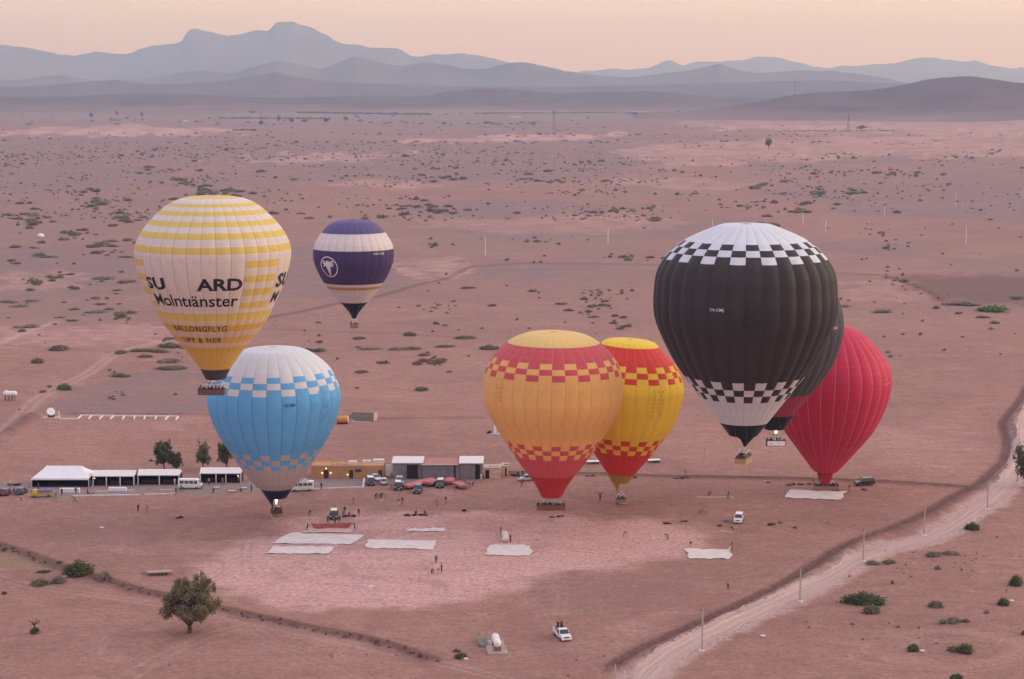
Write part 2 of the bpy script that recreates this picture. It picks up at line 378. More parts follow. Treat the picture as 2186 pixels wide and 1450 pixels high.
def make_ground():
    pyr = np.concatenate([np.arange(1475, 700, -1.75), np.arange(700, 330, -1.3), np.arange(330, 196, -.8)])
    Yr = np.array([flat(PW/2, p)[1] for p in pyr])
    Yr = np.concatenate([[-3000, -800, -200, 0, 80, 150, 200, 240, 270, 290], Yr[Yr > 295], [60000, 90000]])
    sc = np.concatenate([[-9, -3, -1.4, -.8, -.5, -.38, -.32], np.linspace(-.285, .285, 720), [.32, .38, .5, .8, 1.4, 3, 9]])
    Wd = np.maximum(Yr, 300.)
    X = Wd[:, None]*sc[None, :]; Y = np.repeat(Yr[:, None], len(sc), 1)
    n, k = X.shape; x = X.ravel(); y = Y.ravel(); z = gz(x, y)
    v = np.empty((n*k, 3), np.float32); v[:, 0] = x; v[:, 1] = y; v[:, 2] = z
    i = np.arange(n-1)[:, None]*k+np.arange(k-1)[None, :]
    q = np.stack([i, i+1, i+k+1, i+k], -1).reshape(-1, 4).astype(np.int32)
    me = bpy.data.meshes.new('ground')
    me.vertices.add(n*k); me.vertices.foreach_set('co', v.ravel())
    me.loops.add(q.size); me.loops.foreach_set('vertex_index', q.ravel())
    me.polygons.add(len(q)); me.polygons.foreach_set('loop_start', np.arange(0, q.size, 4, dtype=np.int32))
    me.polygons.foreach_set('use_smooth', np.ones(len(q), bool))
    me.update(calc_edges=True)
    # soil zones, plus painted shade along the roadside ditch
    yy = np.maximum(y, 200.); px, py = proj(x, yy, 0*x)
    fw = np.clip((y-420)/300, 0, 1)
    wx = (fbm(x/9, y/9, 21, 4)-.5)*70*(1-fw)+(fbm(px/70, py/9, 23, 4)-.5)*230*fw; wy = (fbm(x/6, y/6, 22, 4)-.5)*30*(1-fw)+(fbm(px/40, py/7, 24, 4)-.5)*20*fw
    px2, py2 = px+wx, py+wy
    Z1 = np.zeros((n*k, 4), np.float32); Z2 = np.zeros((n*k, 4), np.float32); Z2[:, 3] = 1
    def area(poly, soft, mul=1.0):
        return sstep(inpoly(px2, py2, poly), -soft, soft)*mul
    pale = area([(400,1212),(470,1178),(600,1140),(575,1108),(760,1092),(1000,1090),(1230,1098),(1420,1112),(1530,1136),(1490,1186),(1250,1222),(1140,1232),(1130,1262),(1000,1288),(760,1310),(560,1292),(440,1250)], 19)
    pale = np.maximum(pale, area([(160,1170),(330,1160),(520,1150),(470,1185),(330,1195)], 8, .4))
    pale = np.maximum(pale, area([(1250,1370),(1290,1340),(1450,1290),(1500,1300),(1330,1385)], 7, .35))
    pale = np.maximum(pale, area([(1850,900),(2090,880),(2100,980),(2030,1020),(1850,990)], 20, .30))
    for poly, s, mlt in (([(830,304),(1000,293),(1230,283),(1380,288),(1250,300),(1000,309)], 2, .75), ([(-50,275),(200,266),(520,272),(545,284),(250,291),(-50,287)], 2, .7),
                      ([(430,345),(600,330),(880,327),(900,338),(760,348),(560,356)], 3, .6), ([(700,392),(850,388),(960,395),(900,404),(760,404)], 3, .5),
                      ([(1330,320),(1500,305),(2250,270),(2250,345),(1900,340),(1600,352),(1420,365)], 5, .55), ([(1300,390),(1440,380),(1650,398),(1420,412)], 3, .5),
                      ([(880,470),(1300,455),(1500,475),(1300,500),(1000,500)], 6, .4), ([(840,560),(980,548),(1000,572),(900,600),(845,600)], 6, .55),
                      ([(-40,580),(140,580),(200,600),(120,620),(-40,625)], 5, .45), ([(-40,700),(330,690),(420,715),(200,745),(-40,735)], 6, .5), ([(1860,590),(1900,600),(1990,640),(1850,650),(1800,620)], 6, .4),
                      ([(1430,262),(1700,252),(2000,247),(2250,262),(2250,285),(1700,285)], 3, .6)):
        pale = np.maximum(pale, area(poly, s, mlt))
    pale = pale*np.where(y > 600, np.clip(.25+1.15*fbm(px/26, py/3.5, 25, 4), 0, 1.2), 1)
    grey = np.zeros(n*k)
    for poly, s, mlt in (([(-50,292),(260,292),(560,286),(830,300),(1240,302),(1450,340),(1300,378),(1000,392),(700,384),(420,350),(300,400),(-50,420)], 5, .85),
                      ([(-50,400),(560,380),(700,410),(500,440),(420,470),(-50,480)], 7, .6), ([(560,300),(1300,215),(1450,262),(1250,300),(700,292)], 4, .6), ([(-50,212),(1400,212),(1420,250),(600,262),(-50,262)], 5, .85),
                      ([(1280,395),(1480,378),(1640,420),(1500,432),(1300,420)], 4, .4), ([(1640,372),(2250,352),(2250,440),(1900,425)], 6, .65), ([(-50,455),(280,470),(300,580),(200,560),(-50,530)], 9, .55),
                      ([(-50,625),(300,610),(330,680),(200,690),(-50,690)], 8, .55), ([(70,882),(140,840),(250,795),(430,785),(440,880),(330,882)], 7, .75), ([(850,500),(1300,500),(1330,540),(1100,555),(900,530)], 8, .45),
                      ([(1000,580),(1400,570),(1400,680),(1150,690),(1020,640)], 16, .35), ([(560,640),(660,620),(700,700),(560,700)], 10, .35), ([(1260,1325),(1360,1300),(1500,1255),(1560,1215),(1330,1235),(1130,1260)], 10, .30), ([(60,1000),(380,985),(640,990),(640,1030),(60,1030)], 10, .2)):
        grey = np.maximum(grey, area(poly, s, mlt))
    grey = np.maximum(grey, (.30+.55*sstep(fbm(x/150., y/260., 31, 4), .46, .64))*np.clip((y-560)/350, 0, 1)*(1-pale))
    grey = np.clip(grey*(.45+1.15*fbm(px/40, py/5, 26, 4)), 0, 1)
    grey = np.maximum(grey, np.clip((y-2300)/3200, 0, 1)*(1-.55*np.clip((px-1350)/300, 0, 1)*(py > 246))*.95)
    pale = pale*(1-.7*np.clip((y-4500)/3000, 0, 1))
    brown = np.zeros(n*k); lite = np.zeros(n*k)
    brown = np.maximum(brown, area([(1905,592),(2060,586),(2250,590),(2250,652),(2080,648),(2010,636)], 8, .72))
    for ln, wd, a in ((L_BANK, 1.15, 2.0), (L_1020, 1.7, 1.15), (L_LEFT, 2.0, 1.05), (L_720, 1.5, .35), (L_721, 1.5, .45), (L_DMID, 2.6, .65), (L_DRGT, 3.0, .8), (L_TRKB, 2.4, .7), (L_893, 1.8, .55), (L_894, 1.6, .5)):  # the dark L_BANK line is the ditch wall's shade, painted as brown
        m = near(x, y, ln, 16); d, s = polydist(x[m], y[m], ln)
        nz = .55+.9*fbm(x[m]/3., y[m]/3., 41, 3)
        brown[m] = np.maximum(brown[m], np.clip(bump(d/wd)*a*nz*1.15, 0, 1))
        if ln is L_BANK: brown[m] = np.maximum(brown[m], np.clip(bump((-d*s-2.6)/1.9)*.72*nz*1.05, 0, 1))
    for ln, off, wd, a in ((L_LTRK, 1.0, .4, .42), (L_TRK2, 1.2, .7, .28), (L_TRKL, 1.4, 1.1, .5), (L_PATH, 0, 2.0, .7)):
        m = near(x, y, ln, 12); d, s = polydist(x[m], y[m], ln)
        lite[m] = np.maximum(lite[m], bump((d-off)/wd)*a*(.5+.8*vnoise(x[m]/4, y[m]/4, 51)))
    for ln in L_DIRT:
        m = near(x, y, ln, 6); d, s = polydist(x[m], y[m], ln)
        lite[m] = np.maximum(lite[m], bump((d-.8)/.4)*.24*(.2+vnoise(x[m]/3, y[m]/3, 53)))
    tr_ = random.Random(3)          # tyre marks left by trucks and trailers
    for q in range(44):
        cx0, cy0 = tr_.uniform(250, 1750), tr_.uniform(1085, 1440); ang = tr_.uniform(-.5, .5)+(math.pi/2 if tr_.random() < .3 else 0); cv = tr_.uniform(-.03, .03); o_ = np.array(flat(cx0, cy0)); pts_ = [o_]
        for _ in range(tr_.randint(10, 26)): ang += cv; pts_.append(pts_[-1]+3.0*np.array([math.cos(ang), math.sin(ang)]))
        ln = np.array(pts_); m = near(x, y, ln, 4); d, s = polydist(x[m], y[m], ln); v_ = bump((d-.85)/.33)*tr_.uniform(.12, .30)*np.clip(1.5*fbm(x[m]/5, y[m]/5, 57+q, 2)-.2, 0, 1)
        if q % 3: lite[m] = np.maximum(lite[m], v_)
        else: brown[m] = np.maximum(brown[m], v_*1.3)
    m = near(x, y, L_ROAD, 16); d, s = polydist(x[m], y[m], L_ROAD)
    lite[m] = np.maximum(lite[m], sstep(5.6+3*(fbm(x[m]/3, y[m]/3, 55, 3)-.5)-d, 0, 2.6)*.9)
    apron = area([(-60,1031),(60,1031),(210,1035),(520,1027),(660,1020),(785,1021),(1040,1022),(1040,1028),(800,1030),(778,1044),(640,1052),(400,1058),(150,1062),(-60,1060)], 2.0)
    olive = area([(-60,1150),(0,1165),(80,1182),(160,1212),(140,1224),(60,1212),(-60,1200)], 9, .5)
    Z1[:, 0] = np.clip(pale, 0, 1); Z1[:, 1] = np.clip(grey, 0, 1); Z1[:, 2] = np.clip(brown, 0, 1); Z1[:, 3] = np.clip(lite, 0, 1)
    Z2[:, 0] = apron; Z2[:, 1] = olive
    for nm, Z in (('zone', Z1), ('zone_extra', Z2)):
        at_ = me.attributes.new(nm, 'FLOAT_COLOR', 'POINT'); at_.data.foreach_set('color', Z.ravel())
    me.materials.append(ground_material()); o = mesh_obj('ground', me); tag(o, kind='structure'); return o

SOIL_A, SOIL_B = (.41, .216, .158), (.298, .158, .120)
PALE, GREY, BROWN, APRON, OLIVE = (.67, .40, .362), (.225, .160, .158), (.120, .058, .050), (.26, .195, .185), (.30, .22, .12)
def ground_material():
    m, t, b, o = newmat('dry_red_earth')
    pos = nd(t, 'ShaderNodeNewGeometry').outputs['Position']
    a1 = nd(t, 'ShaderNodeAttribute', attribute_name='zone'); a2 = nd(t, 'ShaderNodeAttribute', attribute_name='zone_extra')
    s1 = nd(t, 'ShaderNodeSeparateColor'); t.links.new(a1.outputs['Color'], s1.inputs[0])
    s2 = nd(t, 'ShaderNodeSeparateColor'); t.links.new(a2.outputs['Color'], s2.inputs[0])
    big = rng(t, noise(t, .011, pos, 6, .62), .34, .66); mid = rng(t, noise(t, .09, pos, 6, .65, .6), .32, .68); fine = noise(t, 1.1, pos, 6, .7)
    grain = noise(t, 6., pos, 3, .7)
    mp = nd(t, 'ShaderNodeMapping'); mp.inputs['Scale'].default_value = (.05, .32, 1); mp.inputs['Rotation'].default_value = (0, 0, R(8)); t.links.new(pos, mp.inputs[0])
    strk = rng(t, noise(t, 1., mp.outputs[0], 5, .65, .8), .42, .72)
    c = mixc(t, big, SOIL_B, SOIL_A); c = mixc(t, mth(t, 'MULTIPLY', mid, .35), c, (.50, .265, .22))
    c = mixc(t, mth(t, 'MULTIPLY', strk, .42), c, (.26, .13, .112))
    med = noise(t, .33, pos, 6, .72, .9); c = mixc(t, rng(t, med, .50, .66, 0., .50), c, (.22, .11, .095)); c = mixc(t, rng(t, med, .32, .46, .40, 0.), c, (.56, .315, .27))
    pt = noise(t, .024, pos, 9, .68, 1.5); c = mixc(t, rng(t, pt, .52, .58, 0., .42), c, (.275, .138, .118)); c = mixc(t, rng(t, pt, .36, .41, .38, 0.), c, (.515, .285, .24))
    gm = mth(t, 'MULTIPLY', s1.outputs[1], rng(t, noise(t, .035, pos, 5, .7), .25, .6, .55, 1.0))
    c = mixc(t, gm, c, GREY)
    # pale trampled field with scattered dark scuffs
    sc1 = rng(t, noise(t, .55, pos, 6, .75, 1.2), .54, .64); sc2 = rng(t, noise(t, .11, pos, 4, .6), .42, .62)
    pl = mixc(t, mth(t, 'MULTIPLY', mth(t, 'MULTIPLY', sc1, sc2), .95), PALE, (.33, .17, .15))
    pl = mixc(t, mth(t, 'MULTIPLY', strk, .4), pl, (.46, .25, .225)); pl = mixc(t, rng(t, med, .50, .70, 0., .26), pl, (.42, .22, .195))
    p8 = noise(t, .05, pos, 9, .7, 1.2); pl = mixc(t, rng(t, p8, .53, .60, 0., .62), pl, (.45, .25, .22)); pl = mixc(t, rng(t, p8, .36, .42, .45, 0.), pl, (.70, .43, .395))
    pm = mth(t, 'MULTIPLY', s1.outputs[0], 1.0); edge = mth(t, 'ADD', pm, mth(t, 'MULTIPLY', mth(t, 'SUBTRACT', noise(t, .9, mp.outputs[0], 9, .74, 1.0), .5), 1.5))
    pm = mth(t, 'MULTIPLY', mth(t, 'SQRT', pm), rng(t, edge, .12, .78))
    c = mixc(t, pm, c, pl)
    c = mixc(t, s2.outputs[1], c, OLIVE)
    c = mixc(t, a1.outputs['Alpha'], c, (.55, .375, .335))
    ap = mixc(t, rng(t, noise(t, .5, pos, 4), .3, .7), APRON, (.33, .25, .235)); c = mixc(t, s2.outputs[0], c, ap)
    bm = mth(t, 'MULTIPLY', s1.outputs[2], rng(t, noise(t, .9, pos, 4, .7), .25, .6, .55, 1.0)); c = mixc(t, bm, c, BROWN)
    c = mixc(t, rng(t, fine, .36, .56, .55, 0.), c, (.20, .095, .08)); c = mixc(t, rng(t, grain, .54, .68, 0., .36), c, (.62, .42, .37))
    # small stones and dry tufts
    vo = nd(t, 'ShaderNodeTexVoronoi'); vo.inputs['Scale'].default_value = .45; t.links.new(pos, vo.inputs['Vector'])
    dots = mth(t, 'MULTIPLY', rng(t, vo.outputs['Distance'], .10, .17, 1., 0.), rng(t, noise(t, .06, pos, 3), .5, .62))
    c = mixc(t, mth(t, 'MULTIPLY', dots, .55), c, (.12, .075, .06))
    t.links.new(c, b.inputs['Base Color']); b.inputs['Roughness'].default_value = .95; b.inputs['Specular IOR Level'].default_value = .12
    h = mth(t, 'ADD', mth(t, 'MULTIPLY', fine, .6), mth(t, 'MULTIPLY', noise(t, .25, pos, 4), 1.2))
    bumpn(t, h, 1.0, .5, b); return m
make_ground()

# ------------------------------------------------------------------ the dirt road
def make_road():
    ln = L_ROAD; d = np.gradient(ln, axis=0); d /= np.linalg.norm(d, axis=1)[:, None]
    s = np.concatenate([[0], np.cumsum(np.linalg.norm(np.diff(ln, axis=0), axis=1))])
    ss = np.arange(0, s[-1], 1.2); cx = np.interp(ss, s, ln[:, 0]); cyy = np.interp(ss, s, ln[:, 1])
    nx = -np.interp(ss, s, d[:, 1]); ny = np.interp(ss, s, d[:, 0])
    k = 13; us = np.linspace(-1, 1, k); V = []; U = []
    for i in range(len(ss)):
        hl = 2.2+1.0*(vnoise(ss[i]/5, 0, 61)-.5)+.7*(vnoise(ss[i]/1.6, 3, 62)-.5); hr = 2.5+1.2*(vnoise(ss[i]/6, 9, 63)-.5)+.7*(vnoise(ss[i]/1.7, 5, 64)-.5)
        for u in us:
            w = u*(hl if u > 0 else hr); V.append((cx[i]+nx[i]*w, cyy[i]+ny[i]*w)); U.append((u*3.2, ss[i]))
    V = np.array(V); zz = gz(V[:, 0], V[:, 1])+.05-.03*np.abs(np.tile(us, len(ss)))
    me = bpy.data.meshes.new('dirt_road')
    fs = [(i*k+j, i*k+j+1, (i+1)*k+j+1, (i+1)*k+j) for i in range(len(ss)-1) for j in range(k-1)]
    me.from_pydata([(a, b_, c) for (a, b_), c in zip(V, zz)], [], [f[::-1] for f in fs])
    uvl = me.uv_layers.new(name='UVMap'); li = np.empty(len(me.loops), np.int32); me.loops.foreach_get('vertex_index', li)
    uvl.data.foreach_set('uv', np.array(U, np.float32)[li].ravel())
    me.polygons.foreach_set('use_smooth', [True]*len(fs))
    m, t, b, o = newmat('packed_dirt'); pos = nd(t, 'ShaderNodeNewGeometry').outputs['Position']
    uv = nd(t, 'ShaderNodeUVMap'); uv.uv_map = 'UVMap'; sx = nd(t, 'ShaderNodeSeparateXYZ'); t.links.new(uv.outputs[0], sx.inputs[0])
    mp = nd(t, 'ShaderNodeMapping'); mp.inputs['Scale'].default_value = (1.6, .05, 1); t.links.new(uv.outputs[0], mp.inputs[0])
    st = rng(t, noise(t, 1., mp.outputs[0], 5, .6, .4), .35, .65)
    c = mixc(t, st, (.40, .275, .245), (.57, .415, .375))
    rut = rng(t, mth(t, 'ABSOLUTE', mth(t, 'SUBTRACT', mth(t, 'ABSOLUTE', sx.outputs[0]), 1.0)), .1, .5, 1, 0)
    c = mixc(t, mth(t, 'MULTIPLY', rut, .35), c, (.64, .475, .43))
    c = mixc(t, rng(t, noise(t, 1.3, pos, 5, .7), .3, .7, .35, 0), c, (.33, .18, .155))
    t.links.new(c, b.inputs['Base Color']); b.inputs['Roughness'].default_value = .95; b.inputs['Specular IOR Level'].default_value = .1
    bumpn(t, noise(t, 1.5, pos, 5), .6, .2, b); me.materials.append(m)
    tag(mesh_obj('dirt_road', me), kind='structure')
make_road()

# ------------------------------------------------------------------ hills and mountains
def hillmat(key, a, b_, sc, foot=None):
    m, t, b, o = newmat(key); pos = nd(t, 'ShaderNodeNewGeometry').outputs['Position']
    c = mixc(t, rng(t, noise(t, sc, pos, 7, .62), .35, .65), a, b_)
    if foot:      # soil fans washed out at the foot of the slope
        sp = nd(t, 'ShaderNodeSeparateXYZ'); t.links.new(pos, sp.inputs[0]); zz = mth(t, 'ADD', sp.outputs[2], mth(t, 'MULTIPLY', mth(t, 'SUBTRACT', noise(t, .0022, pos, 6, .6), .5), 60.)); c = mixc(t, rng(t, zz, -6., 34.), foot, c)
    t.links.new(c, b.inputs['Base Color']); b.inputs['Roughness'].default_value = 1; b.inputs['Specular IOR Level'].default_value = 0
    return m
HM = hillmat('bare_hillside', (.125, .080, .080), (.175, .115, .108), .004, (.27, .18, .165)); MM = hillmat('mountain_rock', (.13, .095, .09), (.20, .15, .135), .0012)
def ridge(name, pts, Y, deep, mat, seed, rough, base=-6.0):
    """a mountain range: crest line read off the skyline, slopes with spurs and gullies before and behind it"""
    px = np.arange(pts[0][0], pts[-1][0]+1, 4.0); cr = smooth(pts, 8); cy_ = np.interp(px, cr[:, 0], cr[:, 1])
    cy_ = cy_+(vnoise(px/9., 0, seed)-.5)*rough*.7+(vnoise(px/24., 3, seed+1)-.5)*rough
    top = np.array([at(a, b_, Y) for a, b_ in zip(px, cy_)]); X = top[:, 0]; H = np.maximum(top[:, 2], 0)
    vs = np.concatenate([np.linspace(-1, 0, 15), np.linspace(.08, 1, 8)]); V = []
    n = len(px)
    for v in vs:
        lat = abs(v); spur = fbm(X/(deep*.16)+seed, np.full(n, v*deep/(deep*.5)), seed+5, 4)
        prof = (1-lat)**(1.9 if Y < 10000 else 1.25) if v < 0 else (1-lat)
        h = H*np.clip(prof*(1-.9*lat*(1-lat)*2*(spur-.25)), 0, 1)+(base)*lat**2
        y = Y+v*deep+(fbm(X/(deep*.3), np.full(n, v), seed+8, 3)-.5)*deep*.25*(1-lat)*lat*4
        V += [(X[i]*(y[i]/Y) if v < 0 else X[i], y[i], h[i]) for i in range(n)]
    fs = [(j*n+i, j*n+i+1, (j+1)*n+i+1, (j+1)*n+i) for j in range(len(vs)-1) for i in range(n-1)]
    me = bpy.data.meshes.new(name); me.from_pydata(V, [], fs); me.polygons.foreach_set('use_smooth', [True]*len(fs)); me.materials.append(mat)
    return tag(mesh_obj(name, me), kind='structure')
ridge('mountains', [(-400,120),(-150,90),(0,97),(60,103),(150,119),(205,110),(265,116),(310,100),(380,90),(398,70),(415,60),(440,66),(490,76),(520,72),(545,66),(572,65),(588,49),(610,46),(640,52),(665,60),(700,76),(720,90),(770,97),(800,103),(850,104),(885,121),(935,115),(1020,119),(1085,132),(1150,142),(1240,155),(1330,163),(1400,172),(1500,186)], 25000, 5000, MM, 3, 3.4)
ridge('mountains', [(1150,175),(1240,153),(1270,150),(1330,148),(1380,145),(1425,130),(1455,139),(1480,133),(1500,131),(1580,130),(1610,121),(1650,122),(1700,133),(1750,145),(1790,143),(1900,135),(1950,125),(2000,124),(2050,130),(2080,131),(2150,144),(2186,145),(2300,140),(2500,160)], 30000, 5000, MM, 13, 3.4)
ridge('hills', [(-300,175),(0,171),(60,168),(130,161),(200,172),(300,168),(360,160),(430,150),(470,155),(500,156),(560,138),(575,134),(600,131),(640,137),(690,147),(720,135),(745,124),(765,122),(800,130),(850,141),(905,134),(940,137),(1000,146),(1040,146),(1085,136),(1130,135),(1190,148),(1240,158),(1330,165),(1400,158),(1470,150),(1520,140),(1535,138),(1560,146),(1610,157),(1650,154),(1740,151),(1850,160),(1930,175),(2000,186),(2200,188)], 16500, 3200, MM, 23, 2.4)
ridge('hills', [(-300,188),(0,186),(100,182),(210,173),(250,171),(300,178),(380,180),(470,174),(560,160),(590,155),(640,166),(720,176),(900,182),(1050,186),(1300,184),(1600,176),(1750,172),(1900,178),(2100,186)], 13000, 2200, HM, 33, 1.2)
ridge('hills', [(-300,208),(0,206),(150,206),(250,201),(400,201),(500,206),(640,209),(730,206),(900,205),(960,195),(1060,189),(1120,193),(1200,198),(1390,195),(1450,199),(1520,206),(1620,209),(1800,210)], 9300, 2200, HM, 43, .8, -10)
ridge('hill', [(1360,240),(1480,237),(1600,221),(1690,203),(1760,197),(1850,193),(1920,183),(1980,170),(2040,164),(2080,164),(2130,171),(2186,178),(2300,188),(2420,215),(2500,235)], 6900, 1500, HM, 53, .6, -14)
# ------------------------------------------------------------------ hot air balloons
FW = (.77, .775, .82)
class Envelope:
    """cloth envelope read off its outline: pts = (photo y, half width px) from crown to mouth, at distance Y"""
    def __init__(s, cx, Y, top, pts, ngores, phase=0., bulge=.022):
        s.cx, s.Y, s.n, s.phase, s.bulge = cx, Y, ngores, phase, bulge
        k = depth(Y, 50)/FPX
        zs = [at(cx, p, Y).z for p, _ in pts]; rs = [h*k for _, h in pts]; zt = at(cx, top, Y).z
        P = [(0.0, zt)]+([(rs[0]*.55, zt-.12*(zt-zs[0]))])+list(zip(rs, zs))
        sm = smooth(P, 14); sm[:, 0] = np.maximum(sm[:, 0], 0)
        s.z0 = zs[-1]; s.rm = rs[-1]
        d = np.concatenate([[0], np.cumsum(np.hypot(np.diff(sm[:, 0]), np.diff(sm[:, 1])))])
        s.s = d; s.r = sm[:, 0]; s.z = sm[:, 1]; s.L = d[-1]; s.R = s.r.max()
        s.ax = at(cx, max(pts, key=lambda q: q[1])[0], Y).x
        _, s.fy = proj(np.full(len(d), s.ax), Y-s.r, s.z)     # photo y of the front centre line
    def s_at(s, py): return float(np.interp(py, s.fy, s.s))
    def rz(s, q): return np.interp(q, s.s, s.r), np.interp(q, s.s, s.z)
    def pos(s, th, q, off=0.):
        """th: angle from the side facing the camera, q: length along the gore from the crown"""
        r, z = s.rz(q); f = ((th-s.phase)*s.n/(2*math.pi)) % 1.0
        b = s.bulge*np.clip(q/(.12*s.L), 0, 1)
        rr_ = r*(1-b*(1-np.sin(math.pi*f)))+off
        return np.stack([rr_*np.sin(th), -rr_*np.cos(th), z-s.z0+0*th], -1)
def gore_mesh(env, rows, mats, name, seg=7):
    """one sewn panel strip from crown to mouth; rows = lengths, mats = material for each band"""
    me = bpy.data.meshes.new(name); n = len(rows); q = np.array(rows); V = []; U = []
    for j in range(n):
        th = env.phase+np.linspace(0, 1, seg+1)*2*math.pi/env.n
        p = env.pos(np.where(np.arange(seg+1) == seg, th-1e-9, th), np.full(seg+1, q[j])); V += [tuple(a) for a in p]
        U += [(i/seg, q[j]/env.L) for i in range(seg+1)]
    fs = [(j*(seg+1)+i, (j+1)*(seg+1)+i, (j+1)*(seg+1)+i+1, j*(seg+1)+i+1) for j in range(n-1) for i in range(seg)]
    me.from_pydata(V, [], fs); uniq = []
    for m in mats:
        if m not in uniq: uniq.append(m)
    for m in uniq: me.materials.append(m)
    me.polygons.foreach_set('material_index', [uniq.index(mats[j]) for j in range(n-1) for i in range(seg)])
    me.polygons.foreach_set('use_smooth', [True]*len(fs))
    uvl = me.uv_layers.new(name='UVMap'); li = np.empty(len(me.loops), np.int32); me.loops.foreach_get('vertex_index', li)
    uvl.data.foreach_set('uv', np.array(U, np.float32)[li].ravel()); me.update(); return me
def text_mesh(body, bold=.0, spacing=1.0):
    cu = bpy.data.curves.new('lettering', 'FONT'); cu.body = body; cu.size = 1.0; cu.offset = bold; cu.space_character = spacing; cu.resolution_u = 3
    o = bpy.data.objects.new('lettering_tmp', cu); C.objects.link(o)
    dg = bpy.context.evaluated_depsgraph_get(); me = bpy.data.meshes.new_from_object(o.evaluated_get(dg))
    bpy.data.objects.remove(o); bpy.data.curves.remove(cu); return me
def on_cloth(env, me, th0, th1, py0, py1, mat, parent, name='lettering', off=.07, fit=None):
    """lays a flat mesh over the cloth between two angles and two photo heights"""
    co = np.empty(len(me.vertices)*3, np.float32); me.vertices.foreach_get('co', co); co = co.reshape(-1, 3)
    lo, hi = (co.min(0), co.max(0)) if fit is None else (np.array(fit[0]), np.array(fit[1]))
    q0, q1 = env.s_at(py0), env.s_at(py1); w = (th1-th0)
    bm = bmesh.new(); bm.from_mesh(me)
    step = 2*math.pi/env.n/6; k = max(2, int(w/step))
    for i in range(1, k):
        x = lo[0]+(hi[0]-lo[0])*i/k
        bmesh.ops.bisect_plane(bm, geom=bm.verts[:]+bm.edges[:]+bm.faces[:], plane_co=(x, 0, 0), plane_no=(1, 0, 0))
    for i in range(1, 3):
        y = lo[1]+(hi[1]-lo[1])*i/3
        bmesh.ops.bisect_plane(bm, geom=bm.verts[:]+bm.edges[:]+bm.faces[:], plane_co=(0, y, 0), plane_no=(0, 1, 0))
    for v in bm.verts:
        u = (v.co.x-lo[0])/(hi[0]-lo[0]); t = (v.co.y-lo[1])/(hi[1]-lo[1])
        th = np.array([th0+u*w]); q = np.array([q1+(q0-q1)*t]); p = env.pos(th, q, off)[0]; v.co = Vector(p)
    me2 = bpy.data.meshes.new(name); bm.to_mesh(me2); bm.free(); me2.materials.clear(); me2.materials.append(mat)
    return mesh_obj(name, me2, parent)
def th_of(env, px, py):
    r, _ = env.rz(env.s_at(py)); k = FPX/depth(env.Y, 50); return math.asin(max(-1, min(1, (px-env.cx)/(r*k))))
def write(env, body, x0, x1, y0, y1, mat, parent, bold=0., spacing=1.0):
    a, b = th_of(env, x0, (y0+y1)/2), th_of(env, x1, (y0+y1)/2)
    return on_cloth(env, text_mesh(body, bold, spacing), a, b, y0, y1, mat, parent)
def scoop(env, r1, y1, tail=None, mat=None, parent=None, name='skirt', r0=None, scal=0):
    """skirt hung below the mouth; tail = (angle, half width angle, photo y) for a longer flap"""
    z1 = at(env.cx, y1, env.Y).z-env.z0; r0 = r0 or env.rm*.985; k = 60; V = []; rows = 9
    zt = at(env.cx, tail[2], env.Y).z-env.z0 if tail else z1
    for j in range(rows+1):
        t = j/rows
        for i in range(k):
            th = 2*math.pi*i/k; zb = z1
            if tail:
                dth = abs((th-tail[0]+math.pi) % (2*math.pi)-math.pi); w = max(0., 1-(dth/tail[1]))
                w = w*w*(3-2*w); zb = z1+(zt-z1)*min(1, w*1.35)
            if scal: zb -= scal*abs(math.sin(th*env.n/2))
            z = zb*t; rr_ = r0+(r1-r0)*min(1.0, (z/z1))
            if z < z1: rr_ = r1*(1-.62*(min(1, (z-z1)/(zt-z1)) if zt < z1-.01 else 0))
            V.append((rr_*math.sin(th), -rr_*math.cos(th), z-.01))
    fs = [(j*k+i, (j+1)*k+i, (j+1)*k+(i+1) % k, j*k+(i+1) % k) for j in range(rows) for i in range(k)]
    me = bpy.data.meshes.new(name); me.from_pydata(V, [], fs); me.materials.append(mat); me.polygons.foreach_set('use_smooth', [True]*len(fs))
    uvl = me.uv_layers.new(name='UVMap'); uvl.data.foreach_set('uv', np.full(len(me.loops)*2, .3, np.float32))
    return mesh_obj(name, me, parent)

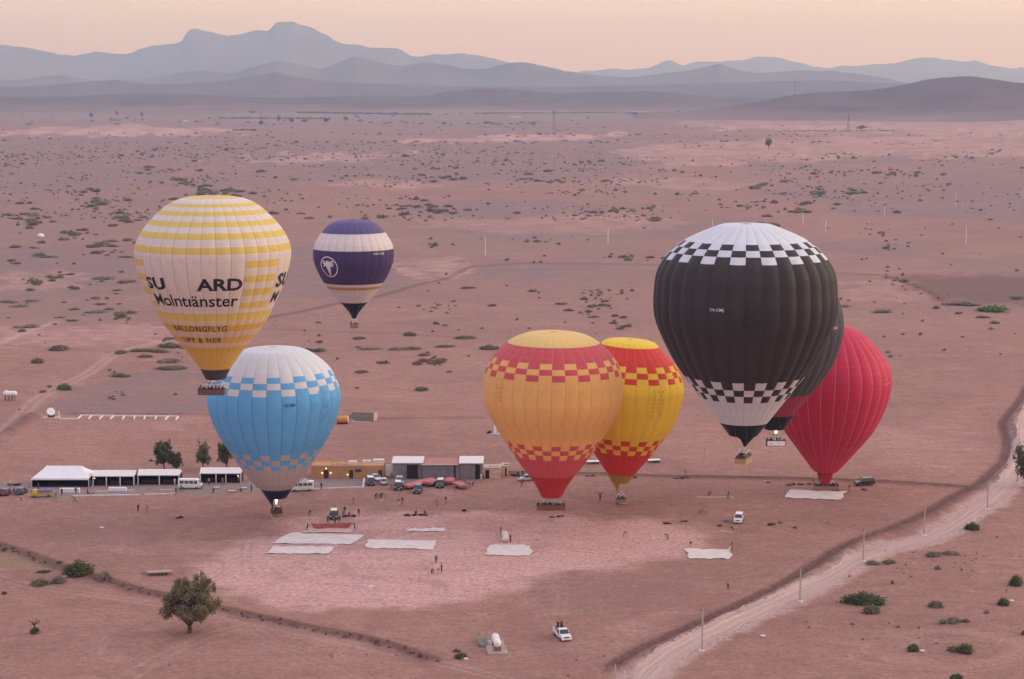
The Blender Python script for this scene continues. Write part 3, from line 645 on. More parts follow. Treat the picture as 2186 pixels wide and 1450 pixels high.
WICK = {}
def wicker(key, col):
    if key in MATS: return MATS[key]
    m, t, b, o = newmat(key); oc = objco(t)
    w = nd(t, 'ShaderNodeTexWave', wave_type='BANDS', bands_direction='Z'); w.inputs['Scale'].default_value = 9; w.inputs['Distortion'].default_value = 1.5
    t.links.new(oc, w.inputs['Vector'])
    c = mixc(t, w.outputs['Fac'], tuple(x*.6 for x in col), col); c = mixc(t, rng(t, noise(t, 3, oc, 4), .3, .7, 0, .4), c, tuple(x*.55 for x in col))
    t.links.new(c, b.inputs['Base Color']); b.inputs['Roughness'].default_value = .8; bumpn(t, w.outputs['Fac'], .6, .03, b); MATS[key] = m; return m
FRAME = plain('pale_frame_padding', (.74, .68, .66), .5); LEATH = plain('dark_leather', (.09, .04, .03), .7)
def basket(parent, base, L, Wd, rz, topz, mat, ribs=6, frame=(None, None), banner=None, ribm=None):
    """wicker basket with padded rim, uprights, burner frame, burners; base = local height of its floor"""
    e = empty('basket', (0, 0, base), rz, parent)
    hx, hy, h = L/2, Wd/2, 1.12
    mb = MB(); w = .07
    mb.box(-hx, hx, -hy, -hy+w, 0, h); mb.box(-hx, hx, hy-w, hy, 0, h); mb.box(-hx, -hx+w, -hy+w, hy-w, 0, h); mb.box(hx-w, hx, -hy+w, hy-w, 0, h)
    mb.box(-hx+w, hx-w, -hy+w, hy-w, .02, .08)
    if L > 3: mb.box(-hx*.33-.03, -hx*.33+.03, -hy+w, hy-w, .08, h*.96); mb.box(hx*.33-.03, hx*.33+.03, -hy+w, hy-w, .08, h*.96)
    mb.build('basket_body', mat, e)
    r = MB()
    for a, b in (((-hx, -hy), (hx, -hy)), ((hx, -hy), (hx, hy)), ((hx, hy), (-hx, hy)), ((-hx, hy), (-hx, -hy))): r.tube((*a, h+.02), (*b, h+.02), .075, n=6)
    r.build('rim_padding', LEATH, e)
    k = MB()
    for a, b in (((-hx, -hy), (hx, -hy)), ((hx, -hy), (hx, hy)), ((hx, hy), (-hx, hy)), ((-hx, hy), (-hx, -hy))): k.tube((*a, .03), (*b, .03), .06, n=5)
    k.build('bottom_runner', ribm or LEATH, e)
    for s in (-1, 1):
        for i in range(ribs):
            x = -hx+L*(i+.5)/ribs; q = MB(); q.box(x-.04, x+.04, s*(hy+.02)-.02, s*(hy+.02)+.02, .04, h); q.build('rib', ribm or mat, e)
    fl, fw = frame[0] or L*.56, frame[1] or Wd*.8; zt = 2.05
    for sx in (-1, 1):
        for sy in (-1, 1):
            MB().tube((sx*hx*.82, sy*hy*.92, h), (sx*fl/2, sy*fw/2, zt), .035, n=5).build('upright', FRAME, e)
            if L > 3: MB().tube((sx*hx*.3, sy*hy*.92, h), (sx*fl*.2, sy*fw/2, zt), .03, n=5).build('upright', FRAME, e)
    f = MB()
    for a, b in (((-1, -1), (1, -1)), ((1, -1), (1, 1)), ((1, 1), (-1, 1)), ((-1, 1), (-1, -1))): f.tube((a[0]*fl/2, a[1]*fw/2, zt), (b[0]*fl/2, b[1]*fw/2, zt), .085, n=6)
    f.tube((0, -fw/2, zt), (0, fw/2, zt), .06, n=6); f.build('burner_frame', FRAME, e)
    for sx in ((-1, 1) if L > 3 else (0,)):
        b = MB(); b.lathe([(.10, zt-.15), (.16, zt-.1), (.16, zt+.05), (.30, zt+.12), (.30, zt+.5), (.27, zt+.52)], 10, STEEL, (sx*fl*.16, 0, 0)); b.build('burner', None, e)
    if banner:
        b = MB(); b.box(-hx+.15, hx-.15, -hy-.075, -hy-.05, .10, h-.04); bo = b.build('banner', plain('banner_vinyl', (.86, .84, .86), .5, var=.05), e)
        for tx, body, x0, x1, z0, z1 in banner:
            me = text_mesh(body, .01); co = [v.co for v in me.vertices]; ax, bx = min(c.x for c in co), max(c.x for c in co); ay, by = min(c.y for c in co), max(c.y for c in co)
            for v in me.vertices: v.co = Vector((x0+(v.co.x-ax)/(bx-ax)*(x1-x0), -hy-.08, z0+(v.co.y-ay)/(by-ay)*(z1-z0)))
            me.materials.clear(); me.materials.append(plain('banner_print', (.20, .18, .22), .6)); mesh_obj('banner_print', me, bo)
    # suspension lines from the frame to the mouth of the envelope
    c = MB(); ca, sa = math.cos(rz), math.sin(rz)
    for i in range(12):
        t = 2*math.pi*i/12; m = Vector((topz[1]*math.cos(t), topz[1]*math.sin(t), topz[0]-base)); m = Vector((m.x*ca+m.y*sa, -m.x*sa+m.y*ca, m.z))
        c.tube((math.copysign(fl/2, m.x), math.copysign(fw/2, m.y), zt+.05), m, .016, n=3)
    c.build('suspension_lines', plain('cable', (.30, .25, .24), .5), e)
    return e
def balloon(label, cx, Y, top, pts, n, phase, bands, edges, by, brx, L, Wd, brz, wmat, skirt=None, tilt=0., seams=None, bulge=.015, ribs=6, banner=None, ribm=None):
    """bands(k, photo y) -> material of gore k at that height; edges = photo heights where the colour changes"""
    env = Envelope(cx, Y, top, pts, n, phase, bulge)
    b0 = at(brx, by, Y); root = empty('hot_air_balloon', (b0.x, Y, b0.z)); tag(root, label, 'balloon', 'hot air balloons')
    crown = MB(); r1, z1 = env.rz(env.L*.035)
    ev_z = env.z0-b0.z
    qs = sorted(set([env.s_at(e) for e in edges])); base = list(np.linspace(.012*env.L, env.L, 40)); rows = list(qs)
    for q in base:
        if all(abs(q-x) > .012*env.L for x in rows): rows.append(q)
    rows = sorted(rows); rows[-1] = env.L if env.L-rows[-1] < .012*env.L else rows[-1]
    if rows[-1] < env.L: rows.append(env.L)
    mids = [float(np.interp((a+b)/2, env.s, env.fy)) for a, b in zip(rows[:-1], rows[1:])]
    cap = MB(); K = env.n*2; cr = [(rows[0]*1.6*f) for f in (0, .35, .7, 1.0)]; V = []
    for q in cr:
        r, z = env.rz(q); V += [(max(r, .01)*math.sin(2*math.pi*i/K), -max(r, .01)*math.cos(2*math.pi*i/K), z-env.z0+.10) for i in range(K)]
    cap.add(V, [(j*K+i, j*K+(i+1) % K, (j+1)*K+(i+1) % K, (j+1)*K+i) for j in range(3) for i in range(K)])
    cm = cap.mesh('envelope', bands(0, mids[0]), True); uvl = cm.uv_layers.new(name='UVMap'); uvl.data.foreach_set('uv', np.full(len(cm.loops)*2, .3, np.float32))
    e = mesh_obj('envelope', cm, root, (env.ax-b0.x, 0, ev_z)); e.rotation_euler = (0, tilt, -math.atan2(env.ax, Y))
    cache = {}
    for k in range(n):
        key = tuple(bands(k, m) for m in mids)
        if key not in cache: cache[key] = gore_mesh(env, rows, key, 'gore_panel')
        mesh_obj('gore_panel', cache[key], e, rz=2*math.pi*k/n)
    if skirt: scoop(env, parent=e, **skirt)
    basket(root, 0, L, Wd, brz, (ev_z, env.rm), wmat, ribs, banner=banner, ribm=ribm)
    return root, env, e

WK1 = wicker('brown_wicker', (.26, .12, .085)); WK2 = wicker('golden_wicker', (.58, .36, .21)); WK3 = wicker('red_wicker', (.30, .13, .10)); WK4 = wicker('dark_wicker', (.14, .08, .07))
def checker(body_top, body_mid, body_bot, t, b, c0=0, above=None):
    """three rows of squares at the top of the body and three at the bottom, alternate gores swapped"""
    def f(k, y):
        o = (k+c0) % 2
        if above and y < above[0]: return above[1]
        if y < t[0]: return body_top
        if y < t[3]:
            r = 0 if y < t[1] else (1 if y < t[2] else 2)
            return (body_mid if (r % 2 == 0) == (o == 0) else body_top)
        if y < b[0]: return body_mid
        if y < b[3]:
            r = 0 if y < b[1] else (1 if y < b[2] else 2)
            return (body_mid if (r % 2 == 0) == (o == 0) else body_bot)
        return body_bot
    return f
EM = {}
def make_balloons():
    # yellow and white stripes
    y_, w_ = fabric('yellow_cloth', (.80, .585, .15)), fabric('cream_cloth', (.80, .685, .635)); w_t = fabric('cream_cloth', (.80, .685, .635))
    st = [(419,425.5),(436,443.5),(452,462),(474.6,485.7),(499,512.6),(529.5,544.4),(561,576),(592.6,607),(621,635.5),(649,662.7),(671,687),(696.7,709),(722,733),(742.7,800)]
    w3, y3 = fabric('cream_cloth_shaded', (.82, .62, .46)), fabric('yellow_cloth_shaded', (.80, .50, .10))  # lower cone copies of cream and yellow, warm shading put into the colour
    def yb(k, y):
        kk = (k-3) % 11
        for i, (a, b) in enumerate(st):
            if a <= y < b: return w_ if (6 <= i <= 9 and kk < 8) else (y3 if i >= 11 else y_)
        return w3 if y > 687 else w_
    # gores are counted from the seam right of the middle; the plain lettered panels reach from 6 gores left of it to 2 gores right
    def yb2(k, y): return yb((k+6+3) % 33, y)
    _, env, e = balloon('yellow and white striped balloon lettered SU ARD, floating highest over the plain', 455, 400, 418,
        [(431.7,87),(460,122),(498,153),(536,165.5),(590,155),(638,134),(692,106),(743,64),(786,33)], 33, .035, yb2, [v for p in st for v in p], 842, 452, 5.3, 2.0, R(-2), WK1,
        dict(r1=2.0, y1=809, mat=fabric('brown_skirt', (.075, .05, .055), transl=.1)), ribs=8)
    ink = plain('black_print', (.018, .014, .016), .7, var=.1)
    on_cloth(env, text_mesh('SU', .032), -1.12, -.72, 596, 622, ink, e); write(env, 'ARD', 419, 514, 596, 622, ink, e, .032)
    on_cloth(env, text_mesh('Molnt\u0131\u00e4nster', .012), -1.05, .36, 631, 656, ink, e)
    on_cloth(env, text_mesh('SU', .032), 1.03, 1.50, 593, 624, ink, e); on_cloth(env, text_mesh('M', .012), 1.06, 1.30, 633, 656, ink, e)
    on_cloth(env, text_mesh('BALLONGFLYG', .004, 1.15), -.88, .24, 697, 709, ink, e, off=.10); on_cloth(env, text_mesh('UPP & NER', .004, 1.2), -.82, .16, 722, 732, ink, e, off=.10)
    write(env, '\u00ae', 517, 524, 596, 603, plain('grey_print', (.45, .38, .37), .7), e)
    # purple with a white belt
    p_, p2 = fabric('purple_cloth', (.075, .045, .14)), fabric('violet_cloth', (.13, .10, .25)); pw = fabric('pink_white_cloth', (.80, .70, .68)); po = fabric('orange_band', (.62, .30, .10)); pk = fabric('blackish_cloth', (.012, .012, .024), transl=.05)
    pe = [501, 537.5, 609, 615, 620.5, 648]
    pm = [p2, pw, p_, pw, po, pw, pk]
    _, env, e = balloon('small purple balloon with white belt and winged round emblem', 754.7, 490, 468.6, [(471,30),(475,44),(483,56),(494,66),(507,75),(521,83),(540,86.4),(565,82.6),(606,62),(650,25)], 28, 0,
        lambda k, y: pm[sum(y > q for q in pe)], pe, 700, 756, 1.7, 1.5, R(20), wicker('pink_wicker', (.42, .26, .22)), dict(r1=1.1, y1=668, tail=(R(0), R(150), 680), mat=pk), ribs=2)
    wp = plain('white_print', (.72, .66, .70), .7, var=.08)
    ring = MB(); K = 36
    ring.add([(r*math.cos(2*math.pi*i/K), r*math.sin(2*math.pi*i/K), 0) for r in (1, .90) for i in range(K)], [(i, (i+1) % K, K+(i+1) % K, K+i) for i in range(K)])
    V = [(-.62,.60),(-.35,.60),(-.25,.42),(-.12,.60),(.12,.60),(.25,.42),(.35,.60),(.62,.60),(.62,.50),(.38,.44),(.64,.36),(.64,.26),(.34,.26),(.60,.14),(.58,.04),(.26,.10),(0.04,-.80),(-.04,-.80),(-.26,.10),(-.58,.04),(-.60,.14),(-.34,.26),(-.64,.26),(-.64,.36),(-.38,.44),(-.62,.50)]
    ring.add([(x, y, 0) for x, y in V], [tuple(range(len(V)))]); rm_ = ring.mesh('emblem'); bm = bmesh.new(); bm.from_mesh(rm_); bmesh.ops.triangulate(bm, faces=bm.faces); bm.to_mesh(rm_); bm.free()
    on_cloth(env, rm_, th_of(env, 686, 570), th_of(env, 721, 570), 549, 593, wp, e, 'emblem', fit=((-1, -1, 0), (1, 1, 0)))
    write(env, 'CN-CBJ', 796, 818, 541.5, 547, wp, e, .02, 1.1)
    # blue with white top
    bl, bw, bn = fabric('sky_blue_cloth', (.155, .49, .88), seam=-.9), fabric('white_cloth', FW, seam=-.6), fabric('navy_cloth', (.012, .013, .045), transl=.05)
    t, b = [807, 820, 833.7, 848.3], [973.8, 984.9, 996, 1006]
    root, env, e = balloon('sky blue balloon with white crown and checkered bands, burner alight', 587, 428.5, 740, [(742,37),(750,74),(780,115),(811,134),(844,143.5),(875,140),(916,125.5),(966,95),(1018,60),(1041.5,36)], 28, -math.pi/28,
        checker(bw, bl, fabric('white_cloth_shaded', (.60, .49, .46), seam=-.6), t, b), t+b, 1096, 590, 2.4, 1.9, R(24), WK4, dict(r1=2.2, y1=1062, tail=(R(-62), R(50), 1083), mat=bn), ribs=4, tilt=R(-.6))  # lower white is a tan copy, the cone's shade put into its colour
    write(env, 'CN-CMN', 607, 631, 864, 871, plain('navy_print', (.012, .03, .09), .7), e, .02, 1.1)
    faded(env, e, 683, 703, 842, 912, (.11, .38, .70)); bsk_ = [q for q in root.children if q.name.startswith('basket')][0]; bsk_.scale = (.92, .92, .80); flame(root, 2.5, 2.5)
    # orange and red, at the ground
    og, rd, oy = fabric('orange_cloth', (.92, .50, .16), seam=-.5), fabric('rose_red_cloth', (.66, .095, .11), seam=.3), fabric('amber_cloth', (.90, .60, .21), seam=-.5); dr = fabric('deep_red_cloth', (.55, .03, .035), seam=-.3)
    t, b = [777.7, 790.4, 803, 817], [954.4, 964.3, 974, 984.6]
    f0 = checker(rd, og, rd, t, b, 1, above=(743.7, oy))
    _, env, e = balloon('orange balloon with rose red checkered bands, big basket just above the ground', 1178, 418, 708, [(716,72),(734,103),(775,139),(831,151),(877,142),(947,99),(995,66),(1029,39),(1060,22)], 32, -.02,
        lambda k, y: dr if y > 1022 else f0(k, y), [743.7, 1022]+t+b, 1088, 1176, 6.0, 1.9, R(2), WK3, None, ribs=8, tilt=R(.6))
    faded(env, e, 1056, 1070, 815, 878, (.72, .38, .10)); EM['orange'] = env
    # yellow and red, behind it
    yy, r2, mu = fabric('bright_yellow_cloth', (.97, .66, .05), seam=-.5), fabric('bright_red_cloth', (.78, .05, .035), seam=.3), fabric('mustard_skirt', (.50, .32, .06), seam=-.5)
    t, b = [783.3, 796, 808.8, 821.5], [942.5, 953, 963, 972.8]
    yr_root, env, e = balloon('yellow and red checkered balloon behind the orange one, white sided basket', 1326, 441.5, 724, [(728,52),(741,68),(777,104),(814,121),(840,122.5),(891,110),(941.5,81),(981,53),(1011,30)], 28, -.06,
        checker(r2, yy, r2, t, b, 1, above=(743.7, yy)), [743.7]+t+b, 1075, 1326, 1.65, 1.6, R(28), wicker('grey_wicker', (.42, .30, .28)), dict(r1=1.9, y1=1030, tail=(R(-25), R(28), 1052), mat=mu), tilt=R(3.7), ribs=2)
    faded(env, e, 1380, 1406, 830, 888, (.80, .50, .03))
    bk_ = [q for q in yr_root.children if q.name.startswith('basket')][0]; bk_.scale = (1.12, 1.12, 1.05)
    MB().box(.83, .86, -.78, .78, .06, 1.1).build('side_panel', WHITE, bk_); MB().box(-.82, .82, -.86, -.83, .06, .16).build('side_panel', WHITE, bk_)
    # black with white crown
    bk, wk, bs = fabric('black_cloth', (.056, .043, .042), seam=-.3, transl=.1, dirt=.25), fabric('white_cloth', FW, seam=-.6), fabric('green_black_cloth', (.010, .012, .013), transl=.04)
    t, b = [523.3, 536.3, 550.5, 566.9], [819.4, 835, 848, 861.5]
    _, env, e = balloon('large black balloon with white crown and checkered bands', 1591, 338, 478, [(480.5,57),(516,135),(568,184),(625,195),(676,193),(721,176),(777,146.5),(836,102),(901,52)], 32, 0,
        checker(wk, bk, wk, t, b), t+b, 988, 1587, 4.5, 1.9, R(69), WK2, dict(r1=2.5, y1=928, tail=(R(18), R(42), 951), mat=bs, scal=.12), bulge=.03, ribs=8, ribm=plain('pale_cane', (.70, .48, .34), .7))
    write(env, 'CN-CMJ', 1517, 1547, 661, 669, wp, e, .015, 1.1); faded(env, e, 1588, 1625, 640, 700, (.016, .014, .015))
    # charcoal, hidden behind the black one
    cg, mg, cb = fabric('charcoal_cloth', (.085, .080, .085), transl=.15, seam=-.3), fabric('magenta_cloth', (.42, .05, .10)), fabric('black_skirt', (.012, .013, .013), transl=.04)
    root, env, e = balloon('charcoal balloon with magenta band, half hidden behind the black one', 1657, 422, 566, [(570,48),(598,100),(640,133),(688,143),(728,139),(778,121),(820,93),(850,68),(884,42)], 28, .05,
        lambda k, y: cg if y < 848 else mg, [848], 951, 1656, 4.1, 1.8, R(-1), WK4, dict(r1=2.1, y1=915, mat=cb, scal=.15), bulge=.03, ribs=3,
        banner=[(0, '(XO)', -1.45, -.75, .30, .72), (0, '\u2014\u2014', .25, .85, .62, .72)])
    write(env, 'CN-CF', 1776, 1786, 704, 710, wp, e, .02, 1.1); flame(root, 2.55, .8)
    # red
    rr2 = fabric('crimson_cloth', (.62, .03, .085), seam=.45); rs = fabric('crimson_skirt', (.45, .02, .04), seam=.3)
    _, env, e = balloon('plain crimson balloon behind the charcoal one, wide basket on the ground', 1766, 457, 694, [(700,45),(717,74),(759,113),(801,130),(853,124),(912,100),(960,64),(1005.7,26)], 28, .08,
        lambda k, y: rr2, [], 1046, 1764, 5.6, 1.9, R(1), wicker('rose_wicker', (.46, .24, .20)), dict(r1=1.25, y1=1031, mat=rs, r0=2.0), tilt=R(1.9), ribs=6)
    write(env, 'CN-CMF', 1877, 1890, 822, 827, plain('pale_pink_print', (.62, .25, .30), .7), e, .02, 1.1)
def faded(env, e, x0, x1, y0, y1, col):
    """ghost of removed upright lettering: a column of faint darker patches"""
    m = plain('faded_print_%d_%d' % (x0, y0), tuple(c*.97 for c in col), .55, var=.05); rs = random.Random(int(x0)); mb = MB(); n = 7
    for i in range(n):
        z = i/n
        for j in range(3):
            if rs.random() < .75: a = .08+.3*j+rs.uniform(-.05, .05); mb.add([(a, z, 0), (a+.22, z, 0), (a+.22, z+.10, 0), (a, z+.10, 0)], [(0, 1, 2, 3)])
        mb.add([(.1+.5*(i % 2), z, 0), (.25+.5*(i % 2), z, 0), (.25+.5*(i % 2), z+.13, 0), (.1+.5*(i % 2), z+.13, 0)], [(0, 1, 2, 3)])
    on_cloth(env, mb.mesh('faded_print'), th_of(env, x0, (y0+y1)/2), th_of(env, x1, (y0+y1)/2), y0, y1, m, e, 'faded_print', off=.05)
def flame(root, z, h):
    bsk = [c for c in root.children if c.name.startswith('basket')][0]
    m = emit('flame', (1.0, .66, .34), 3.2); mb = MB()
    mb.lathe([(.08, 0), (.22, h*.15), (.30, h*.45), (.32, h*.7), (.22, h*.88), (.03, h)], 10, m, (0, 0, z)); mb.build('flame', None, bsk, smooth=True)
make_balloons()
# ------------------------------------------------------------------ people
SKIN = plain('skin', (.36, .20, .14), .6, var=.1); HAIR = plain('dark_hair', (.02, .015, .013), .8)
CLOTH = {k: plain('cloth_'+k, c, .9, var=.25) for k, c in dict(black=(.018, .016, .018), navy=(.03, .035, .07), maroon=(.14, .025, .025), grey=(.20, .18, .18), white=(.72, .68, .66), brown=(.13, .07, .05), khaki=(.30, .22, .15),
         blue=(.08, .13, .30), red=(.42, .05, .05), olive=(.10, .10, .06), tan=(.45, .32, .24), orange=(.55, .22, .06)).items()}
POSES = {
 'stand': dict(hip=(0, 0, .95), chest=(0, 0, 1.38), head=(0, -.02, 1.66), rh=((.24, 0, 1.12), (.26, -.06, .86)), lh=((-.24, 0, 1.12), (-.26, -.06, .86)), rf=((.11, -.02, .50), (.12, 0, .07)), lf=((-.11, -.02, .50), (-.12, 0, .07))),
 'walk': dict(hip=(0, 0, .94), chest=(0, -.05, 1.37), head=(0, -.10, 1.65), rh=((.25, .10, 1.14), (.26, .05, .90)), lh=((-.25, -.12, 1.13), (-.24, -.30, .95)), rf=((.10, -.20, .52), (.11, -.32, .08)), lf=((-.10, .05, .50), (-.11, .36, .12))),
 'run': dict(hip=(0, 0, .92), chest=(0, -.20, 1.32), head=(0, -.34, 1.58), rh=((.26, .18, 1.20), (.25, .02, 1.02)), lh=((-.26, -.38, 1.14), (-.18, -.52, 1.30)), rf=((.10, -.36, .66), (.11, -.42, .22)), lf=((-.10, .20, .52), (-.11, .66, .30))),
 'bend': dict(hip=(0, .08, .88), chest=(0, -.30, 1.14), head=(0, -.55, 1.24), rh=((.20, -.45, .88), (.14, -.62, .62)), lh=((-.20, -.45, .88), (-.14, -.62, .62)), rf=((.12, -.06, .48), (.13, .02, .07)), lf=((-.12, .05, .48), (-.13, .16, .07))),
 'reach': dict(hip=(0, 0, .94), chest=(0, -.08, 1.37), head=(0, -.13, 1.65), rh=((.20, -.34, 1.28), (.12, -.62, 1.24)), lh=((-.20, -.34, 1.28), (-.12, -.62, 1.24)), rf=((.11, -.12, .50), (.12, -.10, .07)), lf=((-.11, .06, .50), (-.12, .20, .07))),
 'carry': dict(hip=(0, 0, .94), chest=(0, 0, 1.38), head=(0, -.04, 1.66), rh=((.36, -.05, 1.58), (.30, -.05, 1.86)), lh=((-.36, -.05, 1.58), (-.30, -.05, 1.86)), rf=((.11, -.12, .50), (.12, -.18, .07)), lf=((-.11, .04, .50), (-.12, .16, .07))),
 'crouch': dict(hip=(0, .12, .40), chest=(0, -.10, .82), head=(0, -.20, 1.08), rh=((.24, -.32, .66), (.14, -.48, .46)), lh=((-.24, -.32, .66), (-.14, -.48, .46)), rf=((.16, -.30, .48), (.14, -.08, .07)), lf=((-.16, -.28, .46), (-.14, -.04, .07))),
 'sit': dict(hip=(0, .05, .52), chest=(0, 0, .95), head=(0, -.03, 1.23), rh=((.25, -.05, .72), (.18, -.28, .62)), lh=((-.25, -.05, .72), (-.18, -.28, .62)), rf=((.14, -.42, .52), (.14, -.46, .10)), lf=((-.14, -.42, .52), (-.14, -.46, .10))),
}
PMESH = {}
def person_mesh(pose, robe=False):
    key = (pose, robe)
    if key in PMESH: return PMESH[key]
    P = {k: (Vector(v) if not isinstance(v[0], tuple) else [Vector(q) for q in v]) for k, v in POSES[pose].items()}
    up = (P['chest']-P['hip']).normalized(); hd = (P['head']-P['chest']).normalized()
    V = [P['hip'], P['hip'].lerp(P['chest'], .5), P['chest'], P['chest']+hd*.13, P['head'], P['head']+hd*.13]; r = [.15, .15, .17, .065, .105, .075]
    E = [(0, 1), (1, 2), (2, 3), (3, 4), (4, 5)]; reg = [1, 0, 0, 2, 2, 3]
    for sx, hn, fn in ((1, 'rh', 'rf'), (-1, 'lh', 'lf')):
        b = len(V); sh = P['chest']+Vector((.19*sx, 0, .05)); V += [sh, P[hn][0], P[hn][1], P[hn][1]+(P[hn][1]-P[hn][0]).normalized()*.14]; r += [.075, .052, .04, .038]
        E += [(2, b), (b, b+1), (b+1, b+2), (b+2, b+3)]; reg += [0, 0, 2, 2]
        b = len(V); hp = P['hip']+Vector((.09*sx, 0, -.06)); toe = P[fn][1]+Vector((0, -.17, -.035)); V += [hp, P[fn][0], P[fn][1], toe]; r += [.105, .07, .05, .04]
        if robe: r[-4:] = [.16, .15, .13, .05]
        E += [(0, b), (b, b+1), (b+1, b+2), (b+2, b+3)]; reg += [1, 1, 1, 3]
    me = bpy.data.meshes.new('person'); me.from_pydata([tuple(v) for v in V], E, [])
    o = bpy.data.objects.new('person_tmp', me); C.objects.link(o)
    o.modifiers.new('s', 'SKIN'); sk = me.skin_vertices[0].data
    for i, q in enumerate(r): sk[i].radius = (q, q*(.78 if i < 3 else 1))
    sk[0].use_root = True
    sd = o.modifiers.new('d', 'SUBSURF'); sd.levels = 1
    dg = bpy.context.evaluated_depsgraph_get(); out = bpy.data.meshes.new_from_object(o.evaluated_get(dg)); bpy.data.objects.remove(o)
    for _ in range(4): out.materials.append(SKIN)
    segs = [(V[a], V[b_], a, b_) for a, b_ in E]; mi = []
    for f in out.polygons:
        c = f.center; best = None
        for a, b_, i, j in segs:
            t = max(0, min(1, (c-a).dot(b_-a)/max((b_-a).length_squared, 1e-9))); d = (c-a.lerp(b_, t)).length
            if best is None or d < best[0]: best = (d, reg[j] if (t > .35 or i > 5) else reg[i])
        mi.append(best[1])
    out.polygons.foreach_set('material_index', mi); out.polygons.foreach_set('use_smooth', [True]*len(mi)); out.name = 'person_'+pose
    zmin = min(v.co.z for v in out.vertices)
    for v in out.vertices: v.co.z -= zmin
    PMESH[key] = out; return out
def person(loc, rz, pose, top, legs, label, group=None, hat=None, s=1.0, robe=False):
    o = mesh_obj('person', person_mesh(pose, robe), None, loc, rz); o.scale = (s, s, s)
    for i, m in enumerate((CLOTH[top], CLOTH[legs], SKIN, CLOTH[hat] if hat else HAIR)):
        o.material_slots[i].link = 'OBJECT'; o.material_slots[i].material = m
    return tag(o, label, 'person', group)
def pg(px, py, pose, top, legs, label, face=None, group=None, **k):
    """a person standing on the ground at a photo pixel; face = direction they look, degrees, 0 = towards the camera, 90 = to the right"""
    return person(G(px, py), R(face if face is not None else 0), pose, top, legs, label, group, **k)

def fill_basket(root, L, Wd, rz, n, label, group, seed, lean=0):
    rs = random.Random(seed); b = root.location; spots = []
    cols = max(2, int(round(n/ (3 if Wd > 1.7 and L < 3 else 2)))); rows = max(2, round(n/cols)); i = 0
    for c in range(cols):
        for r_ in range(rows):
            if i >= n: break
            x = -L/2+.35+(L-.7)*(c/(cols-1))+rs.uniform(-.06, .06); y = -Wd/2+.36+(Wd-.72)*(r_/(rows-1)); i += 1
            ca, sa = math.cos(rz), math.sin(rz); spots.append((b.x+x*ca-y*sa, b.y+x*sa+y*ca, b.z+.1))
    for p in spots:
        person(p, rs.uniform(-3.1, 3.1), 'stand', rs.choice(['black', 'black', 'navy', 'maroon', 'brown', 'grey', 'black', 'white', 'maroon']), rs.choice(['black', 'navy', 'brown']), label, group, s=rs.uniform(.94, 1.04), hat=rs.choice([None, None, 'black', 'maroon', 'white']))
BAL = [o for o in C.objects if o.name.startswith('hot_air_balloon')]
for o, L, Wd, rz, n, lab in zip(BAL, (5.3, 1.7, 2.4, 6.0, 1.65, 4.5, 4.1, 5.6), (2.0, 1.5, 1.9, 1.9, 1.6, 1.9, 1.8, 1.9), (R(-2), R(20), R(24), R(2), R(28), R(69), R(-1), R(1)), (14, 2, 8, 16, 5, 12, 11, 14),
        ('yellow and white striped balloon', 'small purple balloon', 'sky blue balloon', 'orange balloon', 'yellow and red balloon', 'large black balloon', 'charcoal balloon', 'crimson balloon')):
    fill_basket(o, L, Wd, rz, n, 'passenger standing in the basket of the '+lab, 'passengers in the '+lab, hash(lab) % 1000 if False else len(lab)*7+n)

# ------------------------------------------------------------------ vehicles
def carpaint(key, col): return plain('paint_'+key, col, .32, var=.12, coat=.35, spec=.5)
PAINT = {k: carpaint(k, c) for k, c in dict(white=(.80, .79, .80), black=(.015, .016, .02), charcoal=(.05, .055, .065), silver=(.42, .43, .46), green=(.06, .085, .06), red=(.20, .02, .03), blue=(.08, .10, .15), yellow=(.55, .36, .03)).items()}
LAMP = plain('lamp_glass', (.75, .72, .70), .15); TAIL = plain('tail_lamp', (.35, .02, .02), .25); PLATE = plain('number_plate', (.75, .74, .72), .5)
def wheels(e, xs, ys, r, w=.22):
    for y in ys:
        for sx in (-1, 1):
            t = MB(); x = sx*xs; t.lathe([(r*.62, -w/2), (r*.95, -w/2), (r, -w/4), (r, w/4), (r*.95, w/2), (r*.62, w/2)], 14, BLACK, (x, y, r), 'X')
            wo_ = t.build('wheel', None, e); t = MB(); t.lathe([(.05, -w/2-.01), (r*.62, -w/2+.02), (r*.62, w/2-.02), (.05, w/2+.01)], 12, STEEL, (x, y, r), 'X'); t.build('rim', None, wo_)
def sect(y, w, z0, z1, zs, tw):
    """body cross-section at y: sill, waist, roof edge"""
    return [(-w*.94, y, z0), (w*.94, y, z0), (w, y, z0+(zs-z0)*.35), (w*.985, y, zs), (w*tw, y, z1), (-w*tw, y, z1), (-w*.985, y, zs), (-w, y, z0+(zs-z0)*.35)]
